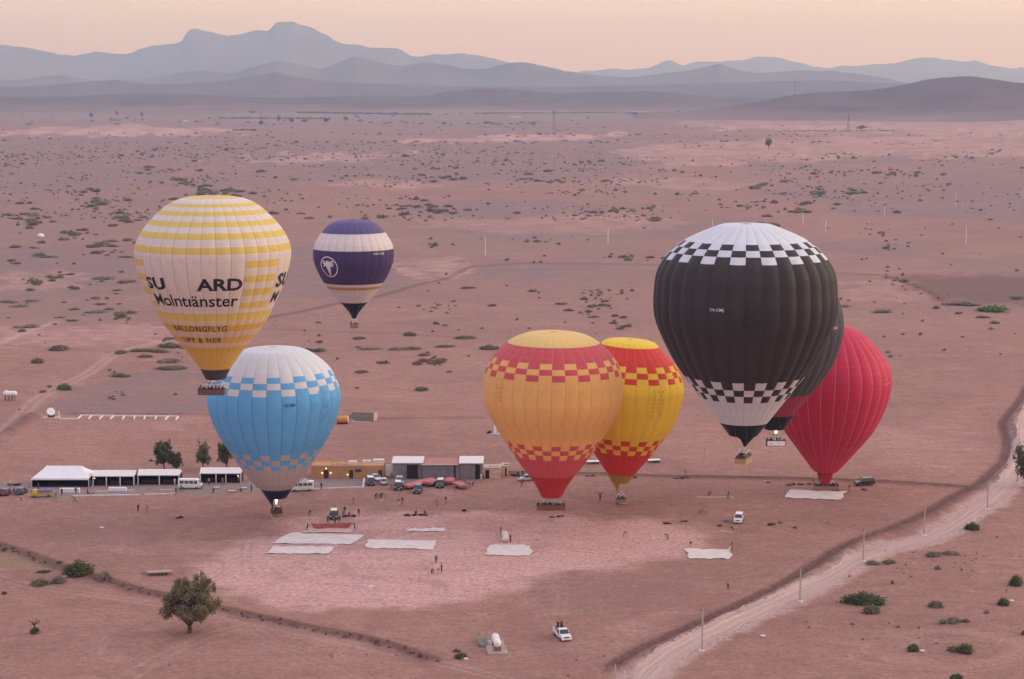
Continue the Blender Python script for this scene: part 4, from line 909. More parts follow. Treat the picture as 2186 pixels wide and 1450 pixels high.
def vehicle(kind, name, loc, rz, paint, label, cat, group=None, roof=None, cargo=False, s=1.0):
    """front of the vehicle looks along -Y"""
    e = empty(name, loc, rz); e.scale = (s, s, s); tag(e, label, cat, group); p = PAINT[paint]; rp = PAINT[roof] if roof else p
    if kind in ('suv', 'pickup'):
        Lh, w, zs, zr, r = (2.35, .93, 1.08, 1.82, .38) if kind == 'suv' else (2.6, .92, 1.05, 1.76, .38)
        b = MB(); yf = -Lh
        if kind == 'suv': secs = [(yf, .84, .50, .86, .80, .92), (yf+.12, .91, .42, .98, .92, .94), (yf+1.15, .93, .38, 1.10, 1.04, .95), (.2, .93, .36, 1.12, 1.06, .95), (Lh-.1, .92, .40, 1.10, 1.04, .95), (Lh, .88, .48, 1.06, .98, .93)]
        else: secs = [(yf, .84, .52, .88, .82, .92), (yf+.12, .91, .44, 1.0, .94, .94), (yf+1.2, .92, .40, 1.08, 1.02, .95), (.55, .92, .38, 1.10, 1.04, .95), (Lh-.1, .92, .44, 1.08, 1.02, .97), (Lh, .90, .48, 1.06, .98, .97)]
        b.loft([sect(y, ww, z0, z1, zz, tw) for y, ww, z0, z1, zz, tw in secs]); b.build('body', p, e)
        c0, c1 = (yf+1.15, Lh-.08) if kind == 'suv' else (yf+1.2, .55)
        cab = MB(); zb = 1.06
        def ring(y, ww, z): return [(-ww, y, z), (ww, y, z)]
        A = [(-.86, c0, zb), (.86, c0, zb), (.88, c1, zb), (-.88, c1, zb), (-.70, c0+.62, zr-.06), (.70, c0+.62, zr-.06), (.74, c1-.22, zr-.06), (-.74, c1-.22, zr-.06)]
        cab.add(A, [(0, 1, 5, 4), (1, 2, 6, 5), (2, 3, 7, 6), (3, 0, 4, 7), (4, 5, 6, 7)]); cb = cab.build('cabin', GLASS, e)
        rf = MB(); rf.loft([[(-.71, c0+.58, zr-.07), (.71, c0+.58, zr-.07), (.68, c0+.66, zr), (-.68, c0+.66, zr)], [(-.75, (c0+c1)/2, zr-.07), (.75, (c0+c1)/2, zr-.07), (.70, (c0+c1)/2, zr+.05), (-.70, (c0+c1)/2, zr+.05)], [(-.76, c1-.18, zr-.07), (.76, c1-.18, zr-.07), (.70, c1-.24, zr+.01), (-.70, c1-.24, zr+.01)]]); rf.build('roof', rp, e)
        for sx in (-1, 1):
            for (ya, yb, ta) in ((c0, c0+.60, 0), (c0+1.25, c0+1.22, 1), (c1-.06, c1-.2, 2)):
                q = MB(); q.tube((sx*.875, ya, zb), (sx*.735, yb, zr-.05), .045, n=4); q.build('pillar', p, cb)
            q = MB(); q.box(sx*.98-.1, sx*.98+.1, c0+.15, c0+.25, 1.08, 1.24); q.build('mirror', BLACK, e)
            q = MB(); q.box(sx*.66-.2, sx*.66+.2, yf-.03, yf+.1, .70, .84, top=(.9, 1)); q.build('headlight', LAMP, e)
            q = MB(); q.box(sx*.80-.09, sx*.80+.09, Lh-.03, Lh+.03, .72, 1.0); q.build('tail_light', TAIL, e)
        q = MB(); q.box(-.42, .42, yf-.035, yf+.05, .66, .86); q.build('grille', BLACK, e)
        q = MB(); q.box(-.90, .90, yf-.12, yf+.08, .36, .56, top=(.97, .9)); q.build('bumper', BLACK if paint != 'white' else p, e)
        q = MB(); q.box(-.26, .26, yf-.14, yf-.12, .42, .54); q.build('number_plate', PLATE, e)
        q = MB(); q.box(-.90, .90, Lh-.06, Lh+.1, .40, .58); q.build('bumper', BLACK, e)
        if kind == 'pickup':
            q = MB(); q.box(-.80, .80, .62, Lh-.06, 1.10, 1.13); q.build('load_bed', DARK, e)
            for sx in (-1, 1): q = MB(); q.box(sx*.86-.04, sx*.86+.04, .60, Lh-.02, 1.06, 1.40); q.build('bed_side', p, e)
            q = MB(); q.box(-.82, .82, Lh-.08, Lh-.01, 1.06, 1.40); q.build('tailgate', p, e)
            q = MB(); q.path([(-.72, .62, 1.1), (-.62, .62, 1.78), (.62, .62, 1.78), (.72, .62, 1.1)], .035); q.build('roll_bar', BLACK, e)
        wheels(e, .80, (yf+.85, Lh-.85), r)
    elif kind == 'car':
        b = MB(); b.loft([sect(y, ww, z0, z1, zz, tw) for y, ww, z0, z1, zz, tw in ((-2.1, .74, .36, .62, .58, .9), (-1.95, .84, .30, .72, .68, .93), (-1.0, .87, .26, .88, .82, .94), (0, .87, .25, .92, .86, .95), (1.5, .86, .28, .90, .84, .94), (2.05, .78, .38, .84, .78, .92))]); b.build('body', p, e)
        cab = MB(); cab.add([(-.80, -1.0, .88), (.80, -1.0, .88), (.82, 1.7, .88), (-.82, 1.7, .88), (-.60, -.25, 1.42), (.60, -.25, 1.42), (.60, 1.1, 1.42), (-.60, 1.1, 1.42)], [(0, 1, 5, 4), (1, 2, 6, 5), (2, 3, 7, 6), (3, 0, 4, 7), (4, 5, 6, 7)]); cb = cab.build('cabin', GLASS, e)
        rf = MB(); rf.box(-.63, .63, -.30, 1.14, 1.40, 1.47, top=(.9, .92)); rf.build('roof', rp, e)
        for sx in (-1, 1):
            for ya, yb in ((-1.0, -.27), (.35, .38), (1.66, 1.1)): q = MB(); q.tube((sx*.815, ya, .89), (sx*.615, yb, 1.42), .04, n=4); q.build('pillar', p, cb)
            q = MB(); q.box(sx*.60-.17, sx*.60+.17, -2.12, -2.0, .52, .64); q.build('headlight', LAMP, e)
            q = MB(); q.box(sx*.62-.15, sx*.62+.15, 1.98, 2.09, .58, .74); q.build('tail_light', TAIL, e)
        q = MB(); q.box(-.24, .24, 2.06, 2.10, .50, .60); q.build('number_plate', PLATE, e); q = MB(); q.box(-.24, .24, -2.14, -2.10, .38, .48); q.build('number_plate', PLATE, e)
        wheels(e, .76, (-1.3, 1.25), .31, .2)
    elif kind == 'van':
        b = MB(); b.loft([sect(y, ww, z0, z1, zz, tw) for y, ww, z0, z1, zz, tw in ((-2.75, .86, .45, 1.15, 1.0, .93), (-2.6, .95, .38, 1.30, 1.1, .93), (-2.0, .97, .34, 2.15, 1.2, .86), (-1.6, .97, .34, 2.32, 1.25, .85), (2.5, .97, .36, 2.32, 1.25, .85), (2.7, .95, .45, 2.26, 1.22, .84))]); b.build('body', p, e)
        q = MB(); q.add([(-.80, -2.56, 1.36), (.80, -2.56, 1.36), (.74, -2.08, 2.04), (-.74, -2.08, 2.04)], [(0, 1, 2, 3)]); q.build('windscreen', GLASS, e)
        for sx in (-1, 1):
            for i, (y0, y1) in enumerate(((-1.9, -1.05), (-.9, .05), (.2, 1.15), (1.3, 2.3))):
                q = MB(); q.add([(sx*.972, y0, 1.32), (sx*.972, y1, 1.32), (sx*.862, y1, 2.02), (sx*.862, y0+(.1 if i == 0 else 0), 2.02)], [(0, 1, 2, 3)]); q.build('window', GLASS, e)
            q = MB(); q.box(sx*.70-.16, sx*.70+.16, -2.78, -2.66, .78, .96); q.build('headlight', LAMP, e)
        q = MB(); q.box(-.90, .90, -2.84, -2.66, .40, .62); q.build('bumper', BLACK, e)
        wheels(e, .84, (-1.75, 1.7), .36)
        if cargo:
            rk = MB()
            for y in (-1.4, -.4, .6, 1.6): rk.tube((-.8, y, 2.36), (.8, y, 2.36), .03, n=4)
            rk.tube((-.8, -1.5, 2.4), (-.8, 1.8, 2.4), .03, n=4); rk.tube((.8, -1.5, 2.4), (.8, 1.8, 2.4), .03, n=4); rk.build('roof_rack', STEEL, e)
            for i, (y, z) in enumerate(((-1.1, .32), (-.2, .42), (.8, .36))): q = MB(); q.box(-.55, .5, y-.4, y+.4, 2.40, 2.40+z, top=(.85, .8)); q.build('luggage', plain('pale_bag', (.68, .62, .60), .9), e)
    elif kind == 'truck':
        b = MB(); b.loft([sect(y, ww, z0, z1, zz, tw) for y, ww, z0, z1, zz, tw in ((-2.5, .72, .42, .95, .8, .93), (-2.35, .80, .38, 1.2, 1.0, .93), (-1.9, .82, .36, 1.75, 1.1, .86), (-1.0, .82, .36, 1.78, 1.1, .86))]); b.build('cab', p, e)
        q = MB(); q.add([(-.66, -2.33, 1.22), (.66, -2.33, 1.22), (.62, -1.93, 1.70), (-.62, -1.93, 1.70)], [(0, 1, 2, 3)]); q.build('windscreen', GLASS, e)
        q = MB(); q.box(-.84, .84, -.95, 2.5, .62, .74); q.build('flatbed', p, e)
        for sx in (-1, 1): q = MB(); q.box(sx*.84-.03, sx*.84+.03, -.95, 2.5, .74, 1.10); q.build('bed_side', p, e)
        q = MB(); q.box(-.76, .76, -.85, 2.4, .76, 1.75, top=(.94, .95)); q.build('cargo', plain('purple_tarp', (.24, .17, .36), .7, var=.3), e)
        wheels(e, .70, (-1.75, 1.5), .32, .2)
    return e
def car(kind, px, py, rz, paint, label, name=None, **k):
    """px, py = photo pixel of the middle of the vehicle on the ground"""
    nm = dict(suv='parked_car', pickup='pickup_truck', car='parked_car', van='minibus', truck='small_truck')[kind]
    return vehicle(kind, name or nm, G(px, py), R(rz), paint, label, dict(suv='car', pickup='pickup', car='car', van='minibus', truck='truck')[kind], k.pop('group', 'vehicles at the launch field'), **k)
PK = car('pickup', 1200, 1362, 16, 'white', 'white pickup driving over open dirt with people riding in its bed')
car('suv', 1577, 1114, -12, 'white', 'lone white off-roader facing the camera beside the laid out bags')
car('suv', 713, 1106, 4, 'charcoal', 'dark off-roader with white roof and three people standing before it', roof='white')
car('suv', 1845, 1036, -72, 'black', 'black off-roader parked side on beside the crimson balloon')
car('car', 1124, 1026, -66, 'silver', 'silver saloon car partly hidden by the orange balloon')
car('suv', 791, 1034, 8, 'black', 'black off-roader with white roof nearest the ochre building', roof='white')
car('car', 802, 1025, 30, 'white', 'white car tucked behind the black off-roader near the ochre building')
car('car', 819, 1033, 186, 'white', 'white saloon car seen from behind, open tarmac on both sides')
car('suv', 853, 1034, 5, 'silver', 'silver off-roader parked right behind a black white-roofed one')
car('suv', 850, 1044, 3, 'black', 'black off-roader with white roof before the open hangar door', roof='white')
car('suv', 892, 1051, -4, 'blue', 'blue grey off-roader nearest the camera among the trailers')
car('suv', 940, 1039, -2, 'green', 'green off-roader with white roof between the pink trailers', roof='white')
car('van', 645, 1048, -82, 'white', 'white minibus with luggage on its roof beside the blue balloon', cargo=True)
car('van', 406, 1043, 88, 'white', 'white van parked broadside between the two tents')
car('car', 13, 1056, 176, 'red', 'dark red car parked at the edge of the picture')
car('car', 46, 1054, 172, 'charcoal', 'grey car parked between the red car and the marquee')
car('car', -4, 1057, 178, 'red', 'maroon car cut off by the picture edge')
car('truck', 90, 1061, -80, 'yellow', 'small yellow truck with purple tarpaulin before the marquee')

# the people riding in the pickup
pm_ = PK.matrix_basis
for i, (x, y, c) in enumerate(((-.35, 1.25, 'black'), (.35, 1.4, 'maroon'), (-.45, 2.0, 'white'), (.4, 2.1, 'brown'))):
    w_ = pm_ @ Vector((x, y, 1.13)); person(w_, R(16+(-20+25*i)), 'sit' if i > 1 else 'stand', c, 'black', ['person in black standing in the white pickup bed', 'person in maroon standing in the white pickup bed', 'person in white sitting in the white pickup bed', 'person in brown sitting in the white pickup bed'][i], 'people riding in the pickup', s=.92)
# ------------------------------------------------------------------ tents
CANV = plain('white_canvas', (.80, .78, .80), .8, var=.08, scale=.8, bump=.25); CANVC = plain('warm_canvas', (.80, .74, .70), .8, var=.1, scale=.8, bump=.25)
def front(px0, px1, py):
    """left and right ends on the ground of something that faces the camera"""
    a, b = G(px0, py), G(px1, py); return a, b, (b-a).length
def face_root(name, px0, px1, py, rz=0):
    a, b, w = front(px0, px1, py); c = (a+b)/2; e = empty(name, (c.x, c.y, c.z), R(rz)); return e, w
WARM = emit('warm_bulb', (1.0, .60, .28), 9.0); WARMW = emit('pale_bulb', (1.0, .82, .62), 6.0)
def bulb(e, x, y, z, r=.09, m=None): b = MB(); b.lathe([(.01, -r), (r*.8, -r*.6), (r, 0), (r*.8, r*.6), (.01, r)], 8, m or WARM, (x, y, z)); return b.build('lamp', None, e, smooth=True)
def marquee():
    e, w = face_root('marquee_tent', 67, 190, 1040); tag(e, 'large white hip-roofed marquee with scalloped valance', 'tent', 'tents along the apron')
    hx, d, h, zr, ri = w/2, 9.0, 2.05, 4.3, .30*w
    r = MB(); A = [(-hx, 0, h), (hx, 0, h), (hx, d, h), (-hx, d, h), (-ri, d/2, zr), (ri, d/2, zr), (-hx, 0, h), (hx, 0, h)]
    n = 10; T = lambda a, b, t: tuple(a[i]+(b[i]-a[i])*t for i in range(3))
    def panel(p, q, s_, u, sag):     # roof slope between eave p-q and ridge u-s_
        V = []; k = 12
        for j in range(7):
            for i in range(k+1):
                a = T(p, q, i/k); b = T(u, s_, i/k); c = T(a, b, j/6); V.append((c[0], c[1], c[2]-sag*math.sin(math.pi*j/6)-.05*math.sin(math.pi*((i*3/k) % 1))))
        r.add(V, [(j*(k+1)+i, j*(k+1)+i+1, (j+1)*(k+1)+i+1, (j+1)*(k+1)+i) for j in range(6) for i in range(k)])
    panel(A[0], A[1], A[5], A[4], .18); panel(A[1], A[2], A[5], A[5], .18); panel(A[2], A[3], A[4], A[5], .18); panel(A[3], A[0], A[4], A[4], .18)
    r.build('roof', CANV, e, smooth=True)
    v = MB(); k = 28
    for i in range(k):
        x0, x1 = -hx+w*i/k, -hx+w*(i+1)/k; xm = (x0+x1)/2
        v.add([(x0, -.02, h+.02), (x1, -.02, h+.02), (x1, -.02, h-.30), (xm, -.02, h-.42), (x0, -.02, h-.30)], [(0, 1, 2, 3, 4)])
    v.build('valance', CANV, e)
    for x in (-hx+.08, hx-.08):
        MB().tube((x, .1, 0), (x, .1, h), .07).build('pole', WHITE, e); MB().tube((x, d-.1, 0), (x, d-.1, h), .07).build('pole', WHITE, e)
    MB().box(-hx+.1, hx-.1, d-.14, d-.08, 0, h).build('back_curtain', plain('dark_red_shade_drape', (.035, .015, .018), .95), e)  # back and side curtains near black, the shade inside put into their colour
    for sx in (-1, 1): MB().box(sx*hx-.04, sx*hx+.04, .2, d-.2, 0, h).build('side_curtain', plain('dark_red_shade_drape', (.035, .015, .018), .95), e)
    MB().box(-hx+.15, hx-.15, .25, d-.2, .0, .06).build('floor_shade', plain('tent_floor_shade', (.05, .02, .022), .95), e)  # dark sheet over the floor, added to deepen the shade inside
    for sx in (-1, 1):
        MB().tube((sx*hx, .1, h), (sx*(hx+1.1), -.6, 0), .02, n=4).build('guy_rope', WHITE, e)
marquee()
def gable_tent(px0, px1, py, posts, label, lamp=(), h=2.35, zr=3.35, d=4.6):
    e, w = face_root('market_tent', px0, px1, py); tag(e, label, 'tent', 'tents along the apron'); hx = w/2
    r = MB(); k = 14
    for p0, p1 in (((-.12, h), (d/2, zr)), ((d/2, zr), (d+.12, h))):
        V = []
        for j in range(5):
            for i in range(k+1): t = j/4; V.append((-hx-.08+(w+.16)*i/k, p0[0]+(p1[0]-p0[0])*t, p0[1]+(p1[1]-p0[1])*t-.06*math.sin(math.pi*t)-.03*math.sin(math.pi*((i*4/k) % 1))))
        r.add(V, [(j*(k+1)+i, j*(k+1)+i+1, (j+1)*(k+1)+i+1, (j+1)*(k+1)+i) for j in range(4) for i in range(k)])
    r.build('roof', CANVC, e, smooth=True)
    MB().box(-hx-.08, hx+.08, -.16, -.10, h-.16, h+.04).build('eave_band', CANVC, e)
    for x in posts:
        q = -hx+w*x; q = max(-hx+.11, min(hx-.11, q)); MB().box(q-.11, q+.11, -.06, .06, 0, h-.1).build('post', CANVC, e)
    MB().box(-hx+.05, hx-.05, d-.06, d, 0, h).build('back_curtain', plain('black_shade_drape', (.02, .014, .016), .95), e)  # dark curtain colours carry the shade under the roof
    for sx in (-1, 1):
        MB().box(sx*(hx-.04)-.03, sx*(hx-.04)+.03, .1, d-.1, 0, h).build('side_curtain', plain('brown_shade_drape', (.06, .04, .04), .95), e)
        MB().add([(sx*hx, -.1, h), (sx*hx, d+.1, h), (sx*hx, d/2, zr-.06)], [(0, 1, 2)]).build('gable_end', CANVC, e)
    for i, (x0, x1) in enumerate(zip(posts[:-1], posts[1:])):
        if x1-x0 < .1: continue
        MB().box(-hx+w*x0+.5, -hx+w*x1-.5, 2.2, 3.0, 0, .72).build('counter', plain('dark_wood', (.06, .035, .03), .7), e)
    MB().box(-hx+.12, hx-.12, .2, d-.1, .0, .05).build('floor_shade', plain('tent_floor_shade', (.05, .02, .022), .95), e)  # dark floor sheet standing in for shade in the bays
    for x, z in lamp: bulb(e, -hx+w*x, .15, z)
    return e
gable_tent(198, 287, 1037, (0, .33, .66, 1), 'white gable tent with three dark bays and a lit lamp', lamp=((.045, 1.75),))
gable_tent(294, 383, 1035, (0, .52, 1), 'white gable tent with two wide bays before the twin tree')
gable_tent(427, 515, 1031, (0, .39, .63, 1), 'white gable tent next to the blue balloon', lamp=((.92, 1.7),))
def table(px0, px1, py, label, h=.95):
    e, w = face_root('buffet_table', px0, px1, py); tag(e, label, 'table', 'cloth covered buffet tables'); hx = w/2; cl = plain('lilac_cloth', (.76, .72, .80), .9, var=.06)
    m = MB(); K = 24; V = []
    for j, z in enumerate((h, h-.02, 0.02)):
        for i in range(K):
            t = 2*math.pi*i/K; c, s_ = math.cos(t), math.sin(t); k = 1/max(abs(c), abs(s_)); f = 1+(.06*math.sin(i*2.1) if j == 2 else 0)+(.05 if j == 2 else 0)
            V.append((c*k*hx*.94*f, s_*k*.55*f, z))
    m.add(V, [(j*K+i, j*K+(i+1) % K, (j+1)*K+(i+1) % K, (j+1)*K+i) for j in range(2) for i in range(K)]+[tuple(range(K))]); m.build('tablecloth', cl, e)
    for sx in (-1, 1): MB().box(sx*hx*.8-.04, sx*hx*.8+.04, -.05, .05, 0, h-.05).build('leg', STEEL, e)
table(127, 171, 1051, 'long table with pale cloth before the marquee'); table(231, 271, 1048, 'long table with pale cloth before the three-bay tent', .8)
def strip(name, px, wd, h, mat, label, cat, group=None):
    """a low straight run (kerb, rope, hose) along photo pixels"""
    pts = [G(*q) for q in px]; m = MB()
    for a, b in zip(pts[:-1], pts[1:]):
        d = (b-a).normalized(); n = Vector((-d.y, d.x, 0))*wd/2; m.add([a-n, b-n, b+n, a+n, a-n+Vector((0, 0, h)), b-n+Vector((0, 0, h)), b+n+Vector((0, 0, h)), a+n+Vector((0, 0, h))], [(3, 2, 1, 0), (4, 5, 6, 7), (0, 1, 5, 4), (1, 2, 6, 5), (2, 3, 7, 6), (3, 0, 4, 7)])
    return tag(m.build(name, mat), label, cat, group)
KERB = plain('whitewash', (.76, .70, .68), .9, var=.25, scale=1.2)
strip('whitewashed_kerb', [(155,1059.5),(240,1058),(300,1057)], .35, .22, KERB, 'whitewashed kerb before the marquee and tents', 'kerb', 'whitewashed kerbs round the apron')
strip('whitewashed_kerb', [(310,1056.5),(345,1056),(374,1054)], .35, .22, KERB, 'short whitewashed kerb before the two-bay tent', 'kerb', 'whitewashed kerbs round the apron')
strip('whitewashed_kerb', [(662,1045.5),(700,1043.5),(740,1041.5),(776,1041)], .35, .22, KERB, 'whitewashed kerb before the ochre building', 'kerb', 'whitewashed kerbs round the apron')
strip('whitewashed_kerb', [(775.5,1041),(776.5,1030),(777.5,1023)], .45, .3, KERB, 'whitewashed kerb running back beside the parked black car', 'kerb', 'whitewashed kerbs round the apron')
strip('carpet_runner', [(205,1049),(230,1048.6)], .9, .05, plain('tan_carpet', (.55, .42, .38), .9), 'short pale carpet strip before the three-bay tent', 'carpet')
strip('carpet_runner', [(272,1047),(287,1046.7)], .9, .05, plain('tan_carpet', (.55, .42, .38), .9), 'pale carpet strip right of the clothed table', 'carpet')
strip('carpet_runner', [(340,1045.5),(374,1045)], .9, .05, plain('tan_carpet', (.55, .42, .38), .9), 'pale carpet strip before the two-bay tent', 'carpet')

# ------------------------------------------------------------------ buildings
OCHRE = plain('ochre_plaster', (.52, .26, .135), .95, var=.16, scale=.6, bump=.3); OCHR2 = plain('ochre_plaster_pale', (.60, .36, .22), .95, var=.2, scale=.6)
def ochre():
    e, w = face_root('flat_roofed_building', 664, 819, 1021.5); tag(e, 'low ochre plastered building with lit wall lamps', 'building'); hx = w/2; d, h = 6.5, 2.95; X = lambda p: -hx+w*(p-664)/155
    MB().box(-hx, hx, 0, d, 0, h).build('wall', OCHRE, e)
    MB().box(X(772), hx+.02, -.25, 3.5, 0, h+.22).build('wall', OCHRE, e)
    pr = MB()
    for a in ((-hx-.05, X(772)-.02, -.06, .16), (-hx-.05, hx, d-.2, d+.04)): pr.box(a[0], a[1], a[2], a[3], h, h+.26)
    pr.box(-hx-.05, -hx+.16, .17, d-.22, h, h+.26); pr.build('parapet', OCHR2, e)
    dm = plain('dark_door', (.06, .025, .02), .6)
    for i, (a, b) in enumerate(((691.5, 701.5), (746, 754), (808, 816))):
        y = -.29 if i == 2 else -.04
        o = MB().box(X(a), X(b), y, y+.10, 0, 2.05).build('door', dm, e); MB().box(X(a)-.1, X(b)+.1, y-.03, y+.02, 2.07, 2.2).build('lintel', WOODP, o)
    o = MB().box(X(758), X(772)-.06, -.05, .05, 1.55, 2.25).build('window', GLASS, e)
    for i in range(4): x = X(758)+.1+i*(X(772)-X(758)-.3)/3; MB().box(x-.03, x+.03, -.08, -.05, 1.55, 2.25).build('window_bar', WOODP, o)
    for p, z, m in ((696.5, 2.45, WARMW), (688, 1.35, WARM), (706, 1.35, WARM), (742, .95, WARMW)): bulb(e, X(p), -.16, z, .10, m)
    for i, (a, b, y0, y1, z) in enumerate(((742, 760, 2.6, 4.2, .35), (771, 790, 3.8, 5.2, .3), (793, 818, 4.2, 6.2, .4))): MB().box(X(a), X(b), y0, y1, h, h+z+.35, top=(.95, .9)).build('roof_light', KERB, e)
    for i, p in enumerate((708, 718, 728, 735)): MB().box(X(p), X(p)+.5, 2.0, 2.6, h, h+.35).build('roof_vent', OCHR2, e)
ochre()
def corrugated(x0, x1, z0, z1, y, mat, name, parent, pitch=.32, amp=.05):
    m = MB(); n = max(2, int((x1-x0)/pitch*2)); V = []
    for z in (z0, z1):
        for i in range(n+1): V.append((x0+(x1-x0)*i/n, y-(amp if i % 2 else 0), z))
    m.add(V, [(i, i+1, n+1+i+1, n+1+i) for i in range(n)]); return m.build(name, mat, parent)
GREYS = plain('grey_sheet_metal', (.27, .25, .28), .5, .25, var=.25, scale=.7); ROOFW = plain('pale_roof_sheet', (.74, .69, .66), .6, var=.15)
def hangar():
    e, w = face_root('sheet_metal_hangar', 838, 1040, 1023); tag(e, 'grey corrugated hangar of three blocks with pale roofs', 'building'); hx = w/2; X = lambda p: -hx+w*(p-838)/202
    REDR = plain('faded_red_roof', (.42, .17, .15), .7, var=.2)
    def block(a, b, y0, d, h, roofm, z2):
        MB().box(X(a), X(b), y0+.08, y0+d, 0, h).build('wall', GREYS, e)
        n = max(2, int((X(b)-X(a))/2.4)); xs = [X(a)+(X(b)-X(a))*i/n for i in range(n+1)]
        for x0, x1 in zip(xs[:-1], xs[1:]): corrugated(x0+.015, x1-.015, .02, h-.02, y0+.02, GREYS, 'wall_panel', e)
        MB().add([(X(a)-.25, y0-.45, h+.02), (X(b)+.25, y0-.45, h+.02), (X(b)+.25, y0+d+.1, h+z2), (X(a)-.25, y0+d+.1, h+z2), (X(a)-.25, y0-.45, h+.2), (X(b)+.25, y0-.45, h+.2), (X(b)+.25, y0+d+.1, h+z2+.18), (X(a)-.25, y0+d+.1, h+z2+.18)], [(3, 2, 1, 0), (4, 5, 6, 7), (0, 1, 5, 4), (1, 2, 6, 5), (2, 3, 7, 6), (3, 0, 4, 7)]).build('roof', roofm, e)
    block(838, 901, .6, 7, 3.75, ROOFW, .25); block(902, 981, -.1, 7.5, 3.45, REDR, .15); block(982, 1030, 0, 7.5, 3.8, ROOFW, .25)
    MB().box(X(902)-.3, X(981)-.4, -.66, -.50, 3.52, 3.76).build('fascia', KERB, e)
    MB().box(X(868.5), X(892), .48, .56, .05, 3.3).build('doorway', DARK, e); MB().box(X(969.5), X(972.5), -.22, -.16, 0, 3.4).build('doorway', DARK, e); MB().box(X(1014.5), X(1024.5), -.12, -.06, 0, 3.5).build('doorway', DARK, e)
    MB().box(X(1030)+.02, X(1030)+.12, -.1, 7.3, 0, 3.78).build('side_wall', plain('cream_wall', (.72, .60, .50), .9), e)
    MB().box(X(840)-2.0, X(838)-.6, 2.5, 2.6, .3, 3.1).build('white_screen', WHITE, e)
hangar()
def shed(px0, px1, py, d, h, label, door):
    e, w = face_root('plaster_shed', px0, px1, py); tag(e, label, 'shed', 'plaster sheds beside the hangar'); hx = w/2; m = plain('cream_plaster', (.64, .47, .36), .95, var=.15)
    MB().box(-hx, hx, 0, d, 0, h).build('wall', m, e); MB().box(-hx-.12, hx+.12, -.12, d+.1, h, h+.14).build('roof', plain('dusty_roof', (.52, .40, .35), .95), e)
    MB().box(-hx+w*door[0], -hx+w*door[1], -.05, .02, .05, min(2.1, h-.3)).build('door', DARK, e)
    for i in range(3): x = -hx+w*(.3+.2*i); MB().box(x, x+.6, d*.3, d*.3+.5, h+.14, h+.30).build('roof_stone', CONC, e)
shed(1034, 1069, 1022, 4.5, 2.55, 'cream plaster shed with dark doorway against the hangar', (.06, .30)); shed(1070.5, 1086, 1016, 4.0, 2.3, 'small cream shed set back beside the larger one', (.5, .7))
def scrap(px, py, n, label, spread=1.6, seed=1, mats=None):
    """a heap of bags and gear"""
    e = empty('gear_heap', G(px, py)); tag(e, label, 'gear heap', 'gear heaps at the launch field'); rs = random.Random(seed); mats = mats or ['black', 'brown', 'maroon', 'grey']
    for i in range(n):
        x, y, r = rs.uniform(-spread, spread)*.5, rs.uniform(-.5, .5), rs.uniform(.22, .48); m = MB(); m.lathe([(.02, 0), (r, r*.12), (r*1.08, r*.5), (r*.7, r*.95), (.05, r*1.1)], 8, CLOTH[rs.choice(mats)], (x, y, 0), 'Z', 1.25, .9); m.build('bag', None, e, smooth=True)
for i, (px, py, n, sp, lab) in enumerate(((1181,1105,4,1.6,'larger dark heap of bags below the orange balloon'), (1197,1103,3,1.2,'smaller dark heap of bags below the orange balloon'), (990,1092,2,.8,'dark bag alone on the rim of the pale field'), (878,1101,5,2.6,'flat heap of bags beside two crouching figures'),
        (903,1100,4,2.0,'heap of gear at the top of the pale field'), (755,1103,8,4.5,'long row of bags beside the dark off-roader'), (1431,1119,5,3.2,'long low dark bundle on the pale field'), (1463,1114,3,1.6,'pair of dark bags with a white sheet'), (1551,1114,2,1.1,'small dark bag left of the white off-roader'), (1537,1124,2,1.0,'small dark bag below the white off-roader'),
        (1649,1121,4,1.4,'dark bag heap in the open right of the white off-roader'), (1669,1117,2,.8,'small dark bag upper right of a bigger one'), (1692,1127,2,1.0,'small dark bag farthest right in the open field'), (1850,1047,2,1.2,'dark bag on the ground before the black off-roader'), (1692,1036,8,3.0,'mixed gear heap left of the crimson basket'), (1709,1035,3,1.2,'dark gear heap next to the crimson basket'),
        (1727,1035,2,.9,'small dark bag touching the crimson basket'), (1455,1019,6,3.4,'gear heap on the dark bank behind the field'), (1260,1014,4,2.2,'gear heap behind the orange balloon'), (755,1128,0,1,''), (382,1107,2,.7,'small dark bag alone on bare ground before the tents'), (755,1076,0,1,''), (1098,1016,9,4.5,'clutter of bags and crates beside the small shed'), (1640,1030,3,1.2,'pale gear heap on the dark bank'), (35,1036,8,4.0,'dark clutter behind the parked cars'), (1358,1016,2,.8,'small dark bag beside the yellow and red skirt'))):
    if n: scrap(px, py, n, lab, sp, i+3, ['tan', 'khaki', 'white'] if i == 23 else None)
